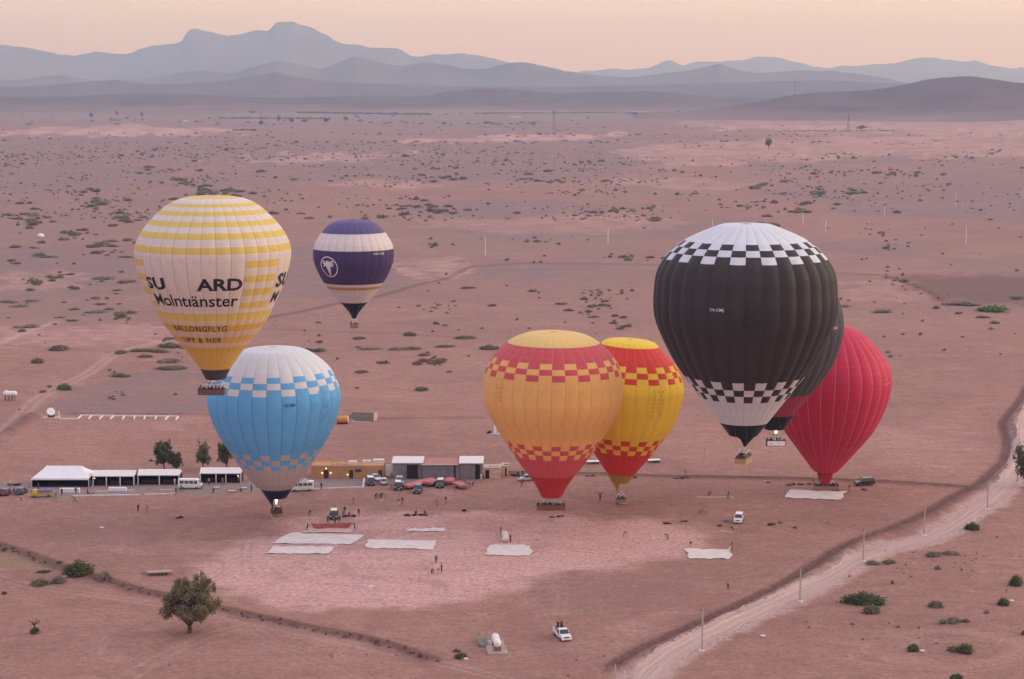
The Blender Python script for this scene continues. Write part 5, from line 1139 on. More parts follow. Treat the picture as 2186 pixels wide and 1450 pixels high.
# ------------------------------------------------------------------ trailers with pink covers
PINK = plain('pink_tarpaulin', (.56, .17, .18), .7, var=.2, scale=1.2, bump=.3)
def trailer(px, py, rz, label, L=4.2, Wd=2.0, cover=PINK, group='pink covered trailers', h=1.05, bar=True):
    e = empty('trailer', G(px, py), R(rz)); tag(e, label, 'trailer', group)
    MB().box(-Wd/2, Wd/2, -L/2, L/2, .5, .62).build('chassis', RUST, e); m = MB(); K, J = 8, 10; rs = random.Random(int(px))
    V = [(-Wd/2-.06+(Wd+.12)*i/K, -L/2-.06+(L+.12)*j/J, h+(.10*math.sin(math.pi*i/K)+rs.uniform(-.05, .05))) for j in range(J+1) for i in range(K+1)]
    m.add(V, [(j*(K+1)+i, j*(K+1)+i+1, (j+1)*(K+1)+i+1, (j+1)*(K+1)+i) for j in range(J) for i in range(K)])
    for (a, b) in (((-Wd/2-.06, -L/2-.06), (Wd/2+.06, -L/2-.06)), ((Wd/2+.06, -L/2-.06), (Wd/2+.06, L/2+.06)), ((Wd/2+.06, L/2+.06), (-Wd/2-.06, L/2+.06)), ((-Wd/2-.06, L/2+.06), (-Wd/2-.06, -L/2-.06))): m.add([(*a, h+.02), (*b, h+.02), (*b, .64), (*a, .64)], [(0, 1, 2, 3)])
    m.build('cover', cover, e)
    wheels(e, Wd/2-.05, (.1,) if L < 5 else (-.4, .5), .32, .2)
    if bar: MB().path([(-.5, -L/2, .55), (0, -L/2-1.1, .5), (.5, -L/2, .55)], .05).build('tow_bar', RUST, e)
    return e
trailer(880, 1042, -38, 'pink covered trailer nearest the black off-roader', 5.2, 2.2); trailer(907, 1034, -42, 'pink covered trailer reaching back to the hangar door', 5.6, 2.0); trailer(921, 1036, -16, 'pink covered trailer behind the blue grey off-roader', 4.4, 2.1); trailer(959, 1033, -8, 'deep pink covered trailer behind the green off-roader', 4.4, 2.0); trailer(983, 1042, 26, 'pink covered trailer farthest right before the hangar', 4.4, 2.0)
def flat_trailer(px, py, rz, label, L, Wd, mat, tilt=0):
    e = empty('flatbed_trailer', G(px, py), R(rz)); tag(e, label, 'trailer', 'flat trailers')
    d = MB().box(-Wd/2, Wd/2, -L/2, L/2, .58, .70).build('deck', mat, e); MB().box(-Wd/2+.2, Wd/2-.2, -L/2+.1, L/2-.1, .42, .57).build('chassis', RUST, e); wheels(e, Wd/2-.1, (.15, .95), .30, .2)
    MB().path([(-.6, -L/2, .5), (0, -L/2-1.3, .42), (.6, -L/2, .5)], .06).build('tow_bar', RUST, e)
    if tilt: e.rotation_euler = (R(tilt), 0, R(rz))
flat_trailer(340, 1227, -80, 'empty wooden flatbed trailer standing on the open ground', 4.6, 1.9, plain('worn_deck', (.44, .32, .27), .9, var=.3))
flat_trailer(1396, 987, -78, 'white flatbed trailer beyond the dark bank', 3.2, 1.9, WHITE); flat_trailer(1267, 990, -85, 'white flatbed trailer half hidden between the two red checkered balloons', 3.8, 1.9, WHITE)
# ------------------------------------------------------------------ sheets laid out on the field
def sheet(px, label, mat=None, n=34, m=14, name='ground_sheet', lift=None, cat='ground sheet', group='pale sheets laid out on the field'):
    """cloth spread on the ground; px = outline: far left, far right, near right, near left"""
    a, b, c, d = [np.array(flat(*q)) for q in px]; V = []; sd = int(px[0][0])
    for j in range(m+1):
        for i in range(n+1):
            u, v = i/n, j/m; p = (a*(1-u)+b*u)*(1-v)+(d*(1-u)+c*u)*v
            if i in (0, n) or j in (0, m): p = p+np.array([(vnoise(i*.3+sd, j*.4, 71)-.5)*.8, (vnoise(i*.33+sd, j*.3, 72)-.5)*1.0])
            z = .05+.10*float(fbm(p[0]*.55, p[1]*1.1, sd, 3))+.34*max(0., .22-abs(float(fbm(p[0]*.30+p[1]*.12, p[1]*.8, sd+3, 3))-.5))
            if lift: z += lift(u, v)
            V.append((p[0], p[1], z))
    gg = gz([v[0] for v in V], [v[1] for v in V]); V = [(v[0], v[1], v[2]+g) for v, g in zip(V, gg)]
    me = MB().add(V, [(j*(n+1)+i, j*(n+1)+i+1, (j+1)*(n+1)+i+1, (j+1)*(n+1)+i) for j in range(m) for i in range(n)])
    o = me.build(name, mat or SHEET, None, smooth=True); return tag(o, label, cat, group)
sheet([(622,1139),(779,1143),(750,1163),(578,1161)], 'largest white sheet spread below the red cloth'); sheet([(582,1168),(718,1169),(704,1183),(567,1183)], 'narrow white sheet nearest the camera on the pale field')
sheet([(787,1153),(931,1156),(927,1174),(781,1171)], 'white sheet in the middle of the pale field'); sheet([(872,1130),(950,1128),(951,1135),(865,1135)], 'thin pale sheet above the middle one')
sheet([(1042,1164),(1135,1165),(1133,1188),(1036,1186)], 'square cut white sheet below the rolled up envelope'); sheet([(1464,1172),(1562,1174),(1561,1194),(1468,1194)], 'white sheet with a person lifting its corner', lift=lambda u, v: .9*max(0, u-.9)*10*max(0, .25-v)*4)
sheet([(1685,1046),(1806,1050),(1797,1068),(1676,1064)], 'white sheet before the crimson balloon basket'); sheet([(660,1128),(760,1130),(752,1138),(640,1138)], 'pale pink sheet between the red cloth and the largest sheet', plain('pink_sheet', (.66, .44, .40), .9))
def hung_cloth():
    a, b = G(664, 1130), G(752, 1128); V = []; n = 16
    for j in range(5):
        for i in range(n+1):
            u = i/n; p = a.lerp(b, u); s_ = 4*u*(1-u); z = 1.35-.45*s_**.5*(.4)-j/4*(.95+.1*math.sin(u*9)); V.append((p.x+(u-.5)*(-.9)*(j/4), p.y-.35*(j/4)-.1*math.sin(u*14), p.z+max(.06, z)))
    o = MB().add(V, [(j*(n+1)+i, j*(n+1)+i+1, (j+1)*(n+1)+i+1, (j+1)*(n+1)+i) for j in range(4) for i in range(n)]).build('held_cloth', plain('brick_red_cloth', (.33, .09, .07), .85, var=.2), None, smooth=True); tag(o, 'brick red cloth held stretched between two people', 'cloth')
hung_cloth()
def rolled(px, py):
    e = G(px, py); m = MB(); K = 10; secs = []
    for j in range(15):
        t = j/14; r = .62*(1+.22*math.sin(t*11)+.1*math.sin(t*23)); secs.append([(r*math.cos(2*math.pi*i/K)+.15*math.sin(t*5), t*7.5, max(0.02, r*.8+r*.8*math.sin(2*math.pi*i/K))) for i in range(K)])
    m.loft(secs); tag(m.build('rolled_envelope', SHEET, None, smooth=True, loc=e), 'rolled up pale balloon envelope lying behind the square sheet', 'balloon roll')
rolled(1078, 1158)
def rope(px, label, r=.07, mat=None, sag=.0):
    pts = [G(*q)+Vector((0, 0, .07)) for q in px]; tag(MB().path(pts, r, 5, mat or plain('pale_rope', (.74, .62, .56), .9)).build('rope', None), label, 'rope', 'ropes on the field')
rope([(1335,1146),(1370,1148),(1400,1149),(1424,1151)], 'pale rope stretched between two people on the pale field'); rope([(1487,1062),(1520,1062.5),(1548,1062),(1566,1063)], 'pale rope behind the yellow and red balloon basket', .12); rope([(1538,1134),(1552,1136),(1566,1137)], 'short pale rope below the white off-roader', .10); rope([(577,1101),(583,1107),(592,1108),(604,1106)], 'looped pale line below the blue balloon basket', .05)
# ------------------------------------------------------------------ tanks, dish, blocks
def gas_tank():
    c = G(1062, 1394); e = empty('gas_tank', c, R(5)); tag(e, 'white gas tank on a brick plinth and concrete slab', 'tank')
    MB().box(-1.7, 1.7, -1.2, 7.0, -.3, .28, top=(.98, .99)).build('slab', CONC, e); MB().box(-.62, .62, .0, .5, .28, 1.0).build('plinth', plain('brick_plinth', (.27, .13, .11), .9, var=.3, scale=5), e); MB().box(-.62, .62, 3.4, 3.9, .28, 1.0).build('plinth', plain('brick_plinth', (.27, .13, .11), .9, var=.3, scale=5), e)
    m = MB(); r = .64; prof = [(.02, -.62), (.30, -.56), (.5, -.42), (.61, -.2), (r, 0), (r, 4.3), (.61, 4.5), (.5, 4.72), (.3, 4.86), (.02, 4.92)]; m.lathe(prof, 20, WHITE, (0, .2, 1.55), 'Y'); m.build('tank', None, e, smooth=True)
    MB().lathe([(.14, 0), (.14, .2), (.1, .25)], 8, STEEL, (.1, 3.9, 2.16)).build('valve_cap', None, e)
    for x in (1.25,): MB().tube((x, 1.5, .28), (x, 1.5, 2.0), .05).build('post', WOODP, e)
gas_tank()
def slab_wall():
    e = empty('concrete_well', G(1031, 1381), R(2)); tag(e, 'small weathered concrete well frame beside the gas tank', 'well frame')
    MB().box(-.75, .75, -.2, 4.8, 0, .35).build('slab', plain('mossy_concrete', (.26, .23, .18), .9, var=.3), e)
    for x in (-.68, .68): MB().box(x-.09, x+.09, 4.2, 4.5, .3, 1.3).build('post', plain('mossy_concrete', (.26, .23, .18), .9, var=.3), e)
    for x in (-.68, .68): MB().box(x-.1, x+.1, -.2, 4.2, .3, .75).build('side_wall', plain('mossy_concrete', (.26, .23, .18), .9, var=.3), e)
slab_wall()
def left_tank():
    e = empty('water_tank', G(22, 855), R(0)); tag(e, 'white horizontal tank on dark legs beside the track', 'tank'); m = MB(); m.lathe([(.02, -2.1), (.5, -2.0), (.75, -1.7), (.8, -1.4), (.8, 1.4), (.75, 1.7), (.5, 2.0), (.02, 2.1)], 16, WHITE, (0, 0, 2.1), 'X'); m.build('tank', None, e, smooth=True)
    for x in (-1.5, -.5, .5, 1.5): MB().box(x-.15, x+.15, -.6, .6, 0, 1.5).build('leg', plain('grey_leg', (.26, .2, .2), .9), e)
    MB().lathe([(.2, 0), (.2, .3), (.12, .4)], 8, WHITE, (-1.0, 0, 2.85)).build('hatch', None, e)
left_tank()
def dish():
    e = empty('satellite_dish', G(109, 893), 0); tag(e, 'tilted round white dish on a pinkish base pad', 'satellite dish'); MB().box(-2.4, 2.4, -1.2, 1.6, 0, .25).build('base_pad', plain('pink_pad', (.62, .45, .42), .9), e)
    MB().box(-.85, .85, -.2, .9, .25, 1.2).build('pedestal', RUST, e); m = MB(); q = Vector((.35, -.75, .55)).normalized().to_track_quat('Z', 'Y'); K = 20; V = []
    for r, z in ((.01, -.35), (.6, -.28), (1.0, -.12), (1.22, .06), (1.22, .12), (.6, -.16), (.01, -.22)):
        for i in range(K): t = 2*math.pi*i/K; V.append(q @ Vector((r*math.cos(t), r*math.sin(t), z))+Vector((0, -.1, 1.9)))
    m.add(V, [(j*K+i, j*K+(i+1) % K, (j+1)*K+(i+1) % K, (j+1)*K+i) for j in range(6) for i in range(K)]); m.build('reflector', WHITE, e, smooth=True)
    MB().box(2.2, 2.6, -1.0, -.7, 0, 2.2).build('post', KERB, e)
dish()
wl = plain('whitewashed_wall', (.78, .70, .68), .9, var=.15)
def low_walls():
    rz0 = G(165, 891); e = empty('parking_bays', rz0); tag(e, 'row of whitewashed low bay dividers on bare earth', 'bay dividers')
    def run(p, q, nm): a, b = G(*p)-rz0, G(*q)-rz0; d = (b-a).normalized(); n = Vector((-d.y, d.x, 0))*.17; MB().add([a-n, b-n, b+n, a+n]+[v+Vector((0, 0, .4)) for v in (a-n, b-n, b+n, a+n)], [(4, 5, 6, 7), (0, 1, 5, 4), (1, 2, 6, 5), (2, 3, 7, 6), (3, 0, 4, 7)]).build(nm, wl, e)
    run((127,895.5),(166,895.5), 'low_wall'); run((166,895.5),(174,888.5), 'low_wall'); run((174,888.5),(380,890.5), 'low_wall')
    for a, b in (((196,888.7),(189,896)), ((220,888.9),(212,896)), ((243,889.2),(235,896)), ((266,889.4),(261,897)), ((288,889.6),(286,896.5)), ((310,889.8),(307,897)), ((334,890),(331,896.5)), ((360,890.3),(352,897.5)), ((381,890.5),(375,898))): run(a, b, 'divider')
low_walls()
def orange_tank():
    e = empty('orange_tank', G(735, 905)); tag(e, 'orange cylindrical tank with pale end cap beside the blue balloon', 'tank'); m = MB(); m.lathe([(.02, -2.2), (.9, -2.15), (1.0, -2.0), (1.0, .9), (.98, .95)], 18, plain('orange_paint', (.62, .26, .05), .5), (0, 0, 1.25), 'X'); m.build('tank', None, e, smooth=True)
    m = MB(); m.lathe([(.98, .95), (.98, 1.15), (.9, 1.2), (.02, 1.22)], 18, plain('pale_cap', (.78, .60, .50), .6), (0, 0, 1.25), 'X'); m.build('end_cap', None, e); MB().box(-2.0, 1.0, -.5, .5, 0, .35).build('cradle', BLACK, e); MB().tube((1.2, 0, 1.2), (3.0, 0, .9), .1).build('outlet_pipe', STEEL, e)
orange_tank()
def cistern():
    e = empty('concrete_cistern', G(778, 899), R(-10)); tag(e, 'open concrete cistern with pale end wall right of the orange tank', 'cistern'); m = plain('grey_concrete', (.27, .225, .20), .9, var=.2)
    MB().box(-4.5, 2.6, 0, .3, 0, 1.7).build('wall', m, e); MB().box(-4.5, 2.6, 3.0, 3.3, 0, 1.9).build('wall', m, e); MB().box(2.62, 2.95, -.3, 3.4, 0, 2.1).build('end_wall', plain('pink_concrete', (.56, .42, .40), .9), e); MB().box(-3.5, 2.0, -3.0, -1.4, 0, .1).build('pad', CONC, e); MB().box(-4.4, 2.5, .32, 2.98, 0, .7).build('floor', plain('wet_floor', (.10, .09, .08), .4), e)
cistern()
def wing():
    e = empty('delta_wing', G(1054, 926)); tag(e, 'small white upright delta sail on a grey mat beside the orange balloon', 'sail'); MB().add([(0, 0, .2), (1.0, .2, .5), (-.05, .1, 3.6), (.1, .15, .2)], [(0, 1, 2), (1, 3, 2), (3, 0, 2), (0, 3, 1)]).build('sail', WHITE, e); MB().box(-1.0, 2.0, -1.6, 1.0, .0, .12).build('mat', plain('lilac_mat', (.42, .36, .42), .9), e)
    MB().box(-1.9, -.3, .3, 1.2, .05, .6, top=(.5, .7)).build('seat', BLACK, e); MB().tube((0, .1, .1), (-.05, .1, 3.7), .06).build('mast', STEEL, e); MB().add([(-2.3, .3, .8), (-.6, .5, 1.3), (-.4, .9, 1.2), (-2.2, .7, .75)], [(0, 1, 2, 3)]).build('tail_fin', WHITE, e)
wing()
def dome(px, py): tag(MB().lathe([(2.2, 0), (2.15, .9), (1.8, 1.6), (1.1, 2.05), (.05, 2.25)], 18, WHITE, (0, 0, 0)).build('white_dome', None, None, smooth=True, loc=G(px, py)), 'small white dome standing alone among the scrub', 'dome')
dome(87, 506)
def far_house(px0, px1, py, h, label, col=(.72, .66, .64)):
    e, w = face_root('farm_building', px0, px1, py); tag(e, label, 'building', 'farm buildings on the far plain'); hx = w/2; m = plain('far_wall_%d' % px0, col, .9); MB().box(-hx, hx, 0, w*.5, 0, h).build('wall', m, e); MB().box(-hx-.3, hx+.3, -.3, w*.5+.3, h, h+.4).build('roof', plain('far_roof', (.5, .4, .38), .9), e)
    for i in range(3): x = -hx+w*(.2+.25*i); MB().box(x, x+1.2, -.08, 0, 0, 2.2).build('door', DARK, e)
far_house(1088, 1112, 249, 5, 'long white farm building on the far plain'); far_house(1165, 1171, 243, 9, 'bright white farm house in the far tree line', (.82, .8, .8)); far_house(1352, 1362, 241, 6, 'farm house at the left end of the far hamlet'); far_house(1366, 1380, 242, 7, 'pale house in the middle of the far hamlet'); far_house(1384, 1396, 241, 6, 'low house at the right end of the far hamlet'); far_house(392, 400, 262, 8, 'tiny white house on the far left plain')
# ------------------------------------------------------------------ poles, pylons
def pole(px, py, top, label, group, head=True):
    g = G(px, py); k = depth(g.y)/FPX; h = (py-top)*k*1.02; e = empty('utility_pole', g); tag(e, label, 'pole', group)
    MB().tube((0, 0, -.2), (0, 0, h), .19 if head else .30, .12 if head else .22, 8).build('post', plain('pole_concrete', (.44, .36, .34), .8) if head else plain('pale_pole', (.72, .62, .58), .8), e); MB().box(-.45, .45, -.45, .45, -.1, .12).build('footing', KERB, e)
    if head: MB().box(-.28, .05, -.08, .08, h-.25, h-.02).build('fitting', RUST, e)
for px, py, tp, lab in ((1499,1389,1300,'tall slim pole on the near side of the dirt road'), (1708,1284,1214,'slim pole on the road edge near the person walking'), (1843,1198,1131,'slim pole beside the flat green shrub'), (1973,1143,1081,'slim pole at the bend of the dirt road'), (2108,1087,1026,'slim pole below the road curve'), (2172,1031,973,'slim pole beside the tree at the picture edge'), (1313,1478,1418,'pole at the end of the earth bank')): pole(px, py, tp, lab, 'poles along the dirt road')
for i, (px, py, tp, lab) in enumerate(((1036,545,507,'pale pole nearest the purple balloon on the plain'), (1298,520,487,'pale pole between the purple and black balloons on the plain'), (1521,483,470,'pale pole just above the black balloon crown'), (1714,480,453,'pale pole among the green scrub'), (1763,493,470,'faint pole right of the green scrub'), (1888,459,440,'pale pole on the bare plain at right'), (2040,440,414,'taller pale pole on the bare plain at right'), (2183,426,405,'pale pole at the right picture edge'), (2062,520,484,'faint tall pole above the brown field'))): pole(px, py, tp, lab, 'line of pale poles across the plain', False)
def pylon(px, py, top, label):
    g = G(px, py); k = depth(g.y)/FPX; h = (py-top)*k; e = empty('power_pylon', g); tag(e, label, 'pylon', 'power pylons on the far plain'); m = MB(); mt = plain('pylon_steel', (.14, .12, .13), .7); b = h*.07; r = .0045*h+.12
    for sx in (-1, 1):
        for sy in (-1, 1): m.tube((sx*b, sy*b, 0), (sx*b*.2, sy*b*.2, h), r, r*.7, 4, mt)
    for i in range(6):
        z0, z1 = h*i/6, h*(i+1)/6; b0, b1 = b*(1-.8*i/6), b*(1-.8*(i+1)/6); m.tube((-b0, -b0, z0), (b1, -b1, z1), r*.6, None, 4, mt); m.tube((b0, b0, z0), (-b1, b1, z1), r*.6, None, 4, mt)
    m.build('lattice', None, e)
    for z in (.72, .84, .95): MB().tube((-h*.11, 0, h*z), (h*.11, 0, h*z), r*.7, None, 4, mt).build('crossarm', None, e)
pylon(1183, 279, 236, 'steel power pylon in the middle of the far plain'); pylon(1811, 281, 244, 'steel power pylon before the dark hill'); pylon(557, 256, 236, 'small power pylon on the far left plain')
def mast():
    P = at(1697, 203, 6880); e = empty('radio_mast', (P.x, P.y, P.z-6)); tag(e, 'thin radio mast on the crest of the dark hill', 'mast'); m = plain('pylon_steel', (.14, .12, .13), .7); MB().tube((0, 0, 0), (0, 0, 62), 1.0, .6, 5, m).build('mast_pole', None, e); MB().box(-5, -1, -2, 2, 4, 11).build('hut', CONC, e); MB().box(-1.6, 1.6, -1.6, 1.6, 28, 31).build('antenna', KERB, e)
mast()
# ------------------------------------------------------------------ vegetation
LG = leafmat('leaf_dark_green', (.115, .135, .065)); LO = leafmat('leaf_olive', (.215, .20, .135)); LGR = leafmat('leaf_grey_green', (.28, .26, .20)); LB = leafmat('leaf_dry', (.24, .16, .135)); LF = leafmat('leaf_green', (.14, .20, .085)); BARK = plain('bark', (.12, .07, .055), .95, var=.4, scale=3)
def leaf_cloud(n, blobs, size, seed, flat_=.0):
    """small leaf faces spread through a set of ellipsoids; returns vertex and face lists"""
    r = np.random.default_rng(seed); w = np.array([b[3]*b[4]*b[5] for b in blobs])**.67; w = w/w.sum(); k = r.choice(len(blobs), n, p=w); B = np.array(blobs)[k]
    d = r.normal(size=(n, 3)); d /= np.linalg.norm(d, axis=1)[:, None]; rad = np.clip(np.abs(r.normal(.78, .30, n)), .15, 1.55)
    p = B[:, :3]+d*B[:, 3:6]*rad[:, None]; p[:, 2] = np.maximum(p[:, 2], .02)
    a = d+r.normal(size=(n, 3))*.7; a /= np.linalg.norm(a, axis=1)[:, None]; t = np.cross(a, r.normal(size=(n, 3))); t /= np.linalg.norm(t, axis=1)[:, None]+1e-9; b = np.cross(a, t)
    s = size*r.uniform(.6, 1.4, n)[:, None]; V = np.empty((n, 4, 3)); V[:, 0] = p-t*s-b*s*.55; V[:, 1] = p+t*s-b*s*.55; V[:, 2] = p+t*s*.8+b*s*.55; V[:, 3] = p-t*s*.8+b*s*.55
    V[:, :, 2] = np.maximum(V[:, :, 2], .0)
    return V.reshape(-1, 3), np.arange(4*n).reshape(-1, 4)
def cloud_mesh(name, V, F, mat):
    me = bpy.data.meshes.new(name); me.vertices.add(len(V)); me.vertices.foreach_set('co', V.astype(np.float32).ravel()); me.loops.add(F.size); me.loops.foreach_set('vertex_index', F.astype(np.int32).ravel()); me.polygons.add(len(F)); me.polygons.foreach_set('loop_start', np.arange(0, F.size, 4, dtype=np.int32)); me.update(calc_edges=True); me.materials.append(mat); return me
def shrub_blobs(seed, k):
    rs = random.Random(seed); out = []
    for i in range(k):
        a = rs.uniform(0, 6.28); q = rs.uniform(0, .62) if i else 0; r = rs.uniform(.26, .46)*(1-q*.3); out.append((math.cos(a)*q, math.sin(a)*q, r*.55, r, r, r*rs.uniform(.7, 1.0)))
    return out
SHM = {}
def shrub_mesh(kind, var, dense):
    key = (kind, var, dense)
    if key not in SHM:
        V, F = leaf_cloud({0: 110, 1: 520, 2: 2600}[dense], shrub_blobs(var*13+5, {0: 5, 1: 9, 2: 16}[dense]), {0: .14, 1: .085, 2: .05}[dense], var+3); SHM[key] = cloud_mesh('shrub', V, F, {'d': LG, 'o': LO, 'g': LGR, 'b': LB, 'f': LF}[kind])
    return SHM[key]
SHRUBS = []   # photo x, y of the foot, width px, height px, kind, label
def S_(x, y, w, h, kind='o', label=None): SHRUBS.append((x, y, w, h, kind, label))
for a in ((1843,1289,95,27,'d','wide dark green bush, largest right of the dirt road'), (1861,1309,48,20,'o','rounded olive bush just below the largest dark one'), (1998,1296,32,16,'o','rounded bush in the open right of the largest one'), (2170,1250,34,26,'d','dark green bush at the right picture edge'), (2143,1291,32,18,'d','dark bush with a pale scrap beside it, near the right edge'), (2075,1131,33,18,'d','dark bush above the flat shrubs right of the road'),
          (1994,1188,46,13,'g','flat grey green shrub, left half of a pair'), (2030,1184,38,10,'g','flat grey green shrub, right half of a pair'), (1862,1205,38,10,'g','flat shrub touching the slim pole foot'), (1896,1203,34,10,'o','flat shrub right of the pole foot'), (2002,1216,14,12,'g','small upright bush below the flat pair'), (1905,1246,12,10,'b','small dry bush above the largest dark one'), (2108,1310,16,10,'g','small grey bush between the big ones at right'),
          (2012,1331,26,13,'g','grey shrub at the left of a clump'), (2034,1329,32,16,'g','grey shrub in the middle of a clump'), (2060,1328,22,9,'b','dry shrub at the right of a clump'), (1948,1389,34,17,'d','dark bush with white litter beside it'), (2036,1390,28,14,'o','bush at the left of the lowest group'), (2062,1393,42,22,'d','bush at the right of the lowest group'), (2040,1455,34,22,'d','bush cut off by the bottom edge'),
          (168,1226,66,34,'d','big dark round bush on the left bank'), (222,1237,32,22,'g','greyish bush right of the big dark one'), (86,1249,40,16,'o','low bush left of a pair below the big dark one'), (126,1244,36,15,'o','low bush right of a pair below the big dark one'), (985,1405,30,14,'d','dark bush beside the concrete well frame'), (975,1392,18,9,'b','dry bush above the dark one at the well frame'), (8,1268,16,7,'d','low bush cut off by the left edge'), (10,1174,16,10,'b','dry bush at the upper left of the bank'), (95,1222,36,5,'d','flat dark shrub left of the big bush'), (128,1203,18,6,'d','small flat shrub above the big bush'), (138,832,36,18,'f','rounded green bush right of the track'), (105,827,14,8,'o','small bush beside the track'), (90,838,18,9,'o','small bush on the track edge'),
          (1882,667,64,10,'g','long grey green shrub right of the black balloon'), (2126,665,84,20,'f','bright green thicket by the brown field'), (2055,652,80,11,'o','long dark shrub above the bright thicket'), (2168,639,38,10,'o','shrub at the right edge beside the brown field'), (900,834,28,13,'o','bush standing alone left of the orange balloon')): S_(*a)
for a in ((1819,1334,18,8,'b'),(1917,1339,18,7,'b'),(1898,1332,8,5,'b'),(1961,1342,10,6,'b'),(2186,1355,14,12,'d'),(2127,1147,10,6,'b'),(2053,1218,10,6,'b'),(1813,1232,8,6,'b'),(1841,1366,10,5,'b'),(1821,1340,8,4,'b'),(2148,1262,8,5,'b'),(1727,1340,8,5,'b'),(1289,1402,9,6,'b'),
          (128,748,50,16,'o'),(80,775,28,15,'o'),(256,755,30,12,'o'),(303,750,70,8,'o'),(338,752,52,9,'o'),(311,763,32,9,'o'),(363,742,54,14,'o'),(359,725,26,9,'o'),(361,773,66,11,'g'),(370,788,78,10,'o'),(255,804,50,10,'o'),(244,796,16,6,'o'),(63,699,70,9,'g'),(49,708,22,9,'o'),(117,693,24,6,'o'),(152,686,36,7,'o'),(131,679,30,6,'g'),(211,667,62,7,'g'),(160,662,26,7,'o'),(214,685,13,8,'b'),(178,673,20,4,'g'),(216,650,38,5,'o'),(255,650,22,5,'o'),(136,646,26,5,'o'),(185,642,18,4,'o'),(228,639,18,7,'o'),(70,644,44,7,'g'),(21,646,50,8,'g'),(35,655,50,7,'g'),(159,618,24,7,'o'),(131,595,12,5,'b'),(150,587,32,5,'o'),(228,596,60,10,'g'),(265,604,48,11,'o'),(216,602,28,5,'o'),(35,564,24,7,'o'),(101,550,40,7,'g'),(178,544,16,4,'o'),(228,546,22,5,'o'),(270,550,34,6,'o'),(252,621,30,6,'g'),(248,628,26,5,'g'),(84,716,12,5,'b'),
          (1140,562,16,7,'o'),(1154,562,14,8,'o'),(952,587,13,6,'b'),(937,606,11,5,'b'),(998,616,33,6,'b'),(1081,611,14,5,'b'),(1138,623,28,8,'o'),(1151,637,11,5,'b'),(1200,650,33,7,'o'),(1248,640,18,9,'o'),(1289,653,35,8,'o'),(1350,622,22,7,'o'),(1215,664,22,8,'b'),(1270,678,28,6,'o'),(1314,676,22,8,'b'),(1333,679,20,8,'b'),(1311,686,14,6,'b'),(1103,684,12,7,'b'),(1130,702,13,5,'b'),(928,692,19,8,'o'),(950,696,22,6,'o'),(978,705,17,4,'b'),(1029,702,17,4,'b'),(875,717,30,12,'o'),(923,709,13,5,'b'),(993,723,46,9,'o'),(952,741,52,6,'o'),(852,747,44,8,'g'),(880,746,40,8,'o'),(1045,746,44,13,'o'),(1001,761,12,5,'b'),(824,775,16,9,'o'),(765,724,34,8,'o'),(790,746,50,6,'g'),(765,743,26,6,'o'),(655,750,34,10,'o'),(683,751,32,11,'o'),(770,796,34,9,'o'),(720,768,14,7,'o'),(817,776,28,8,'o'),(958,795,24,6,'o'),(762,830,18,6,'b'),(680,690,24,6,'o'),(935,693,15,6,'o'),(1150,626,14,6,'b'),(1252,646,14,5,'b'),(1262,632,12,5,'b'),
          (1804,656,26,8,'g'),(2000,659,18,10,'f'),(2045,670,22,8,'o'),(2097,679,32,8,'o'),(2123,691,20,9,'o'),(2115,704,22,7,'o'),(1964,716,15,9,'o'),(1887,720,14,6,'o'),(1970,687,13,7,'b'),(1906,608,15,5,'o'),(1857,602,16,4,'o'),(1926,586,17,6,'o'),(1959,615,18,5,'o'),(2003,638,13,6,'o'),(1932,602,28,9,'o'),(1795,640,14,6,'b'),(1811,643,14,5,'b'),(1866,646,12,5,'b'),(1928,671,10,4,'b'),(2166,714,8,5,'b'),(1840,555,14,5,'o'),(1850,553,10,5,'o'),(1920,575,12,5,'o'),(2180,360,20,6,'o')): S_(*a)
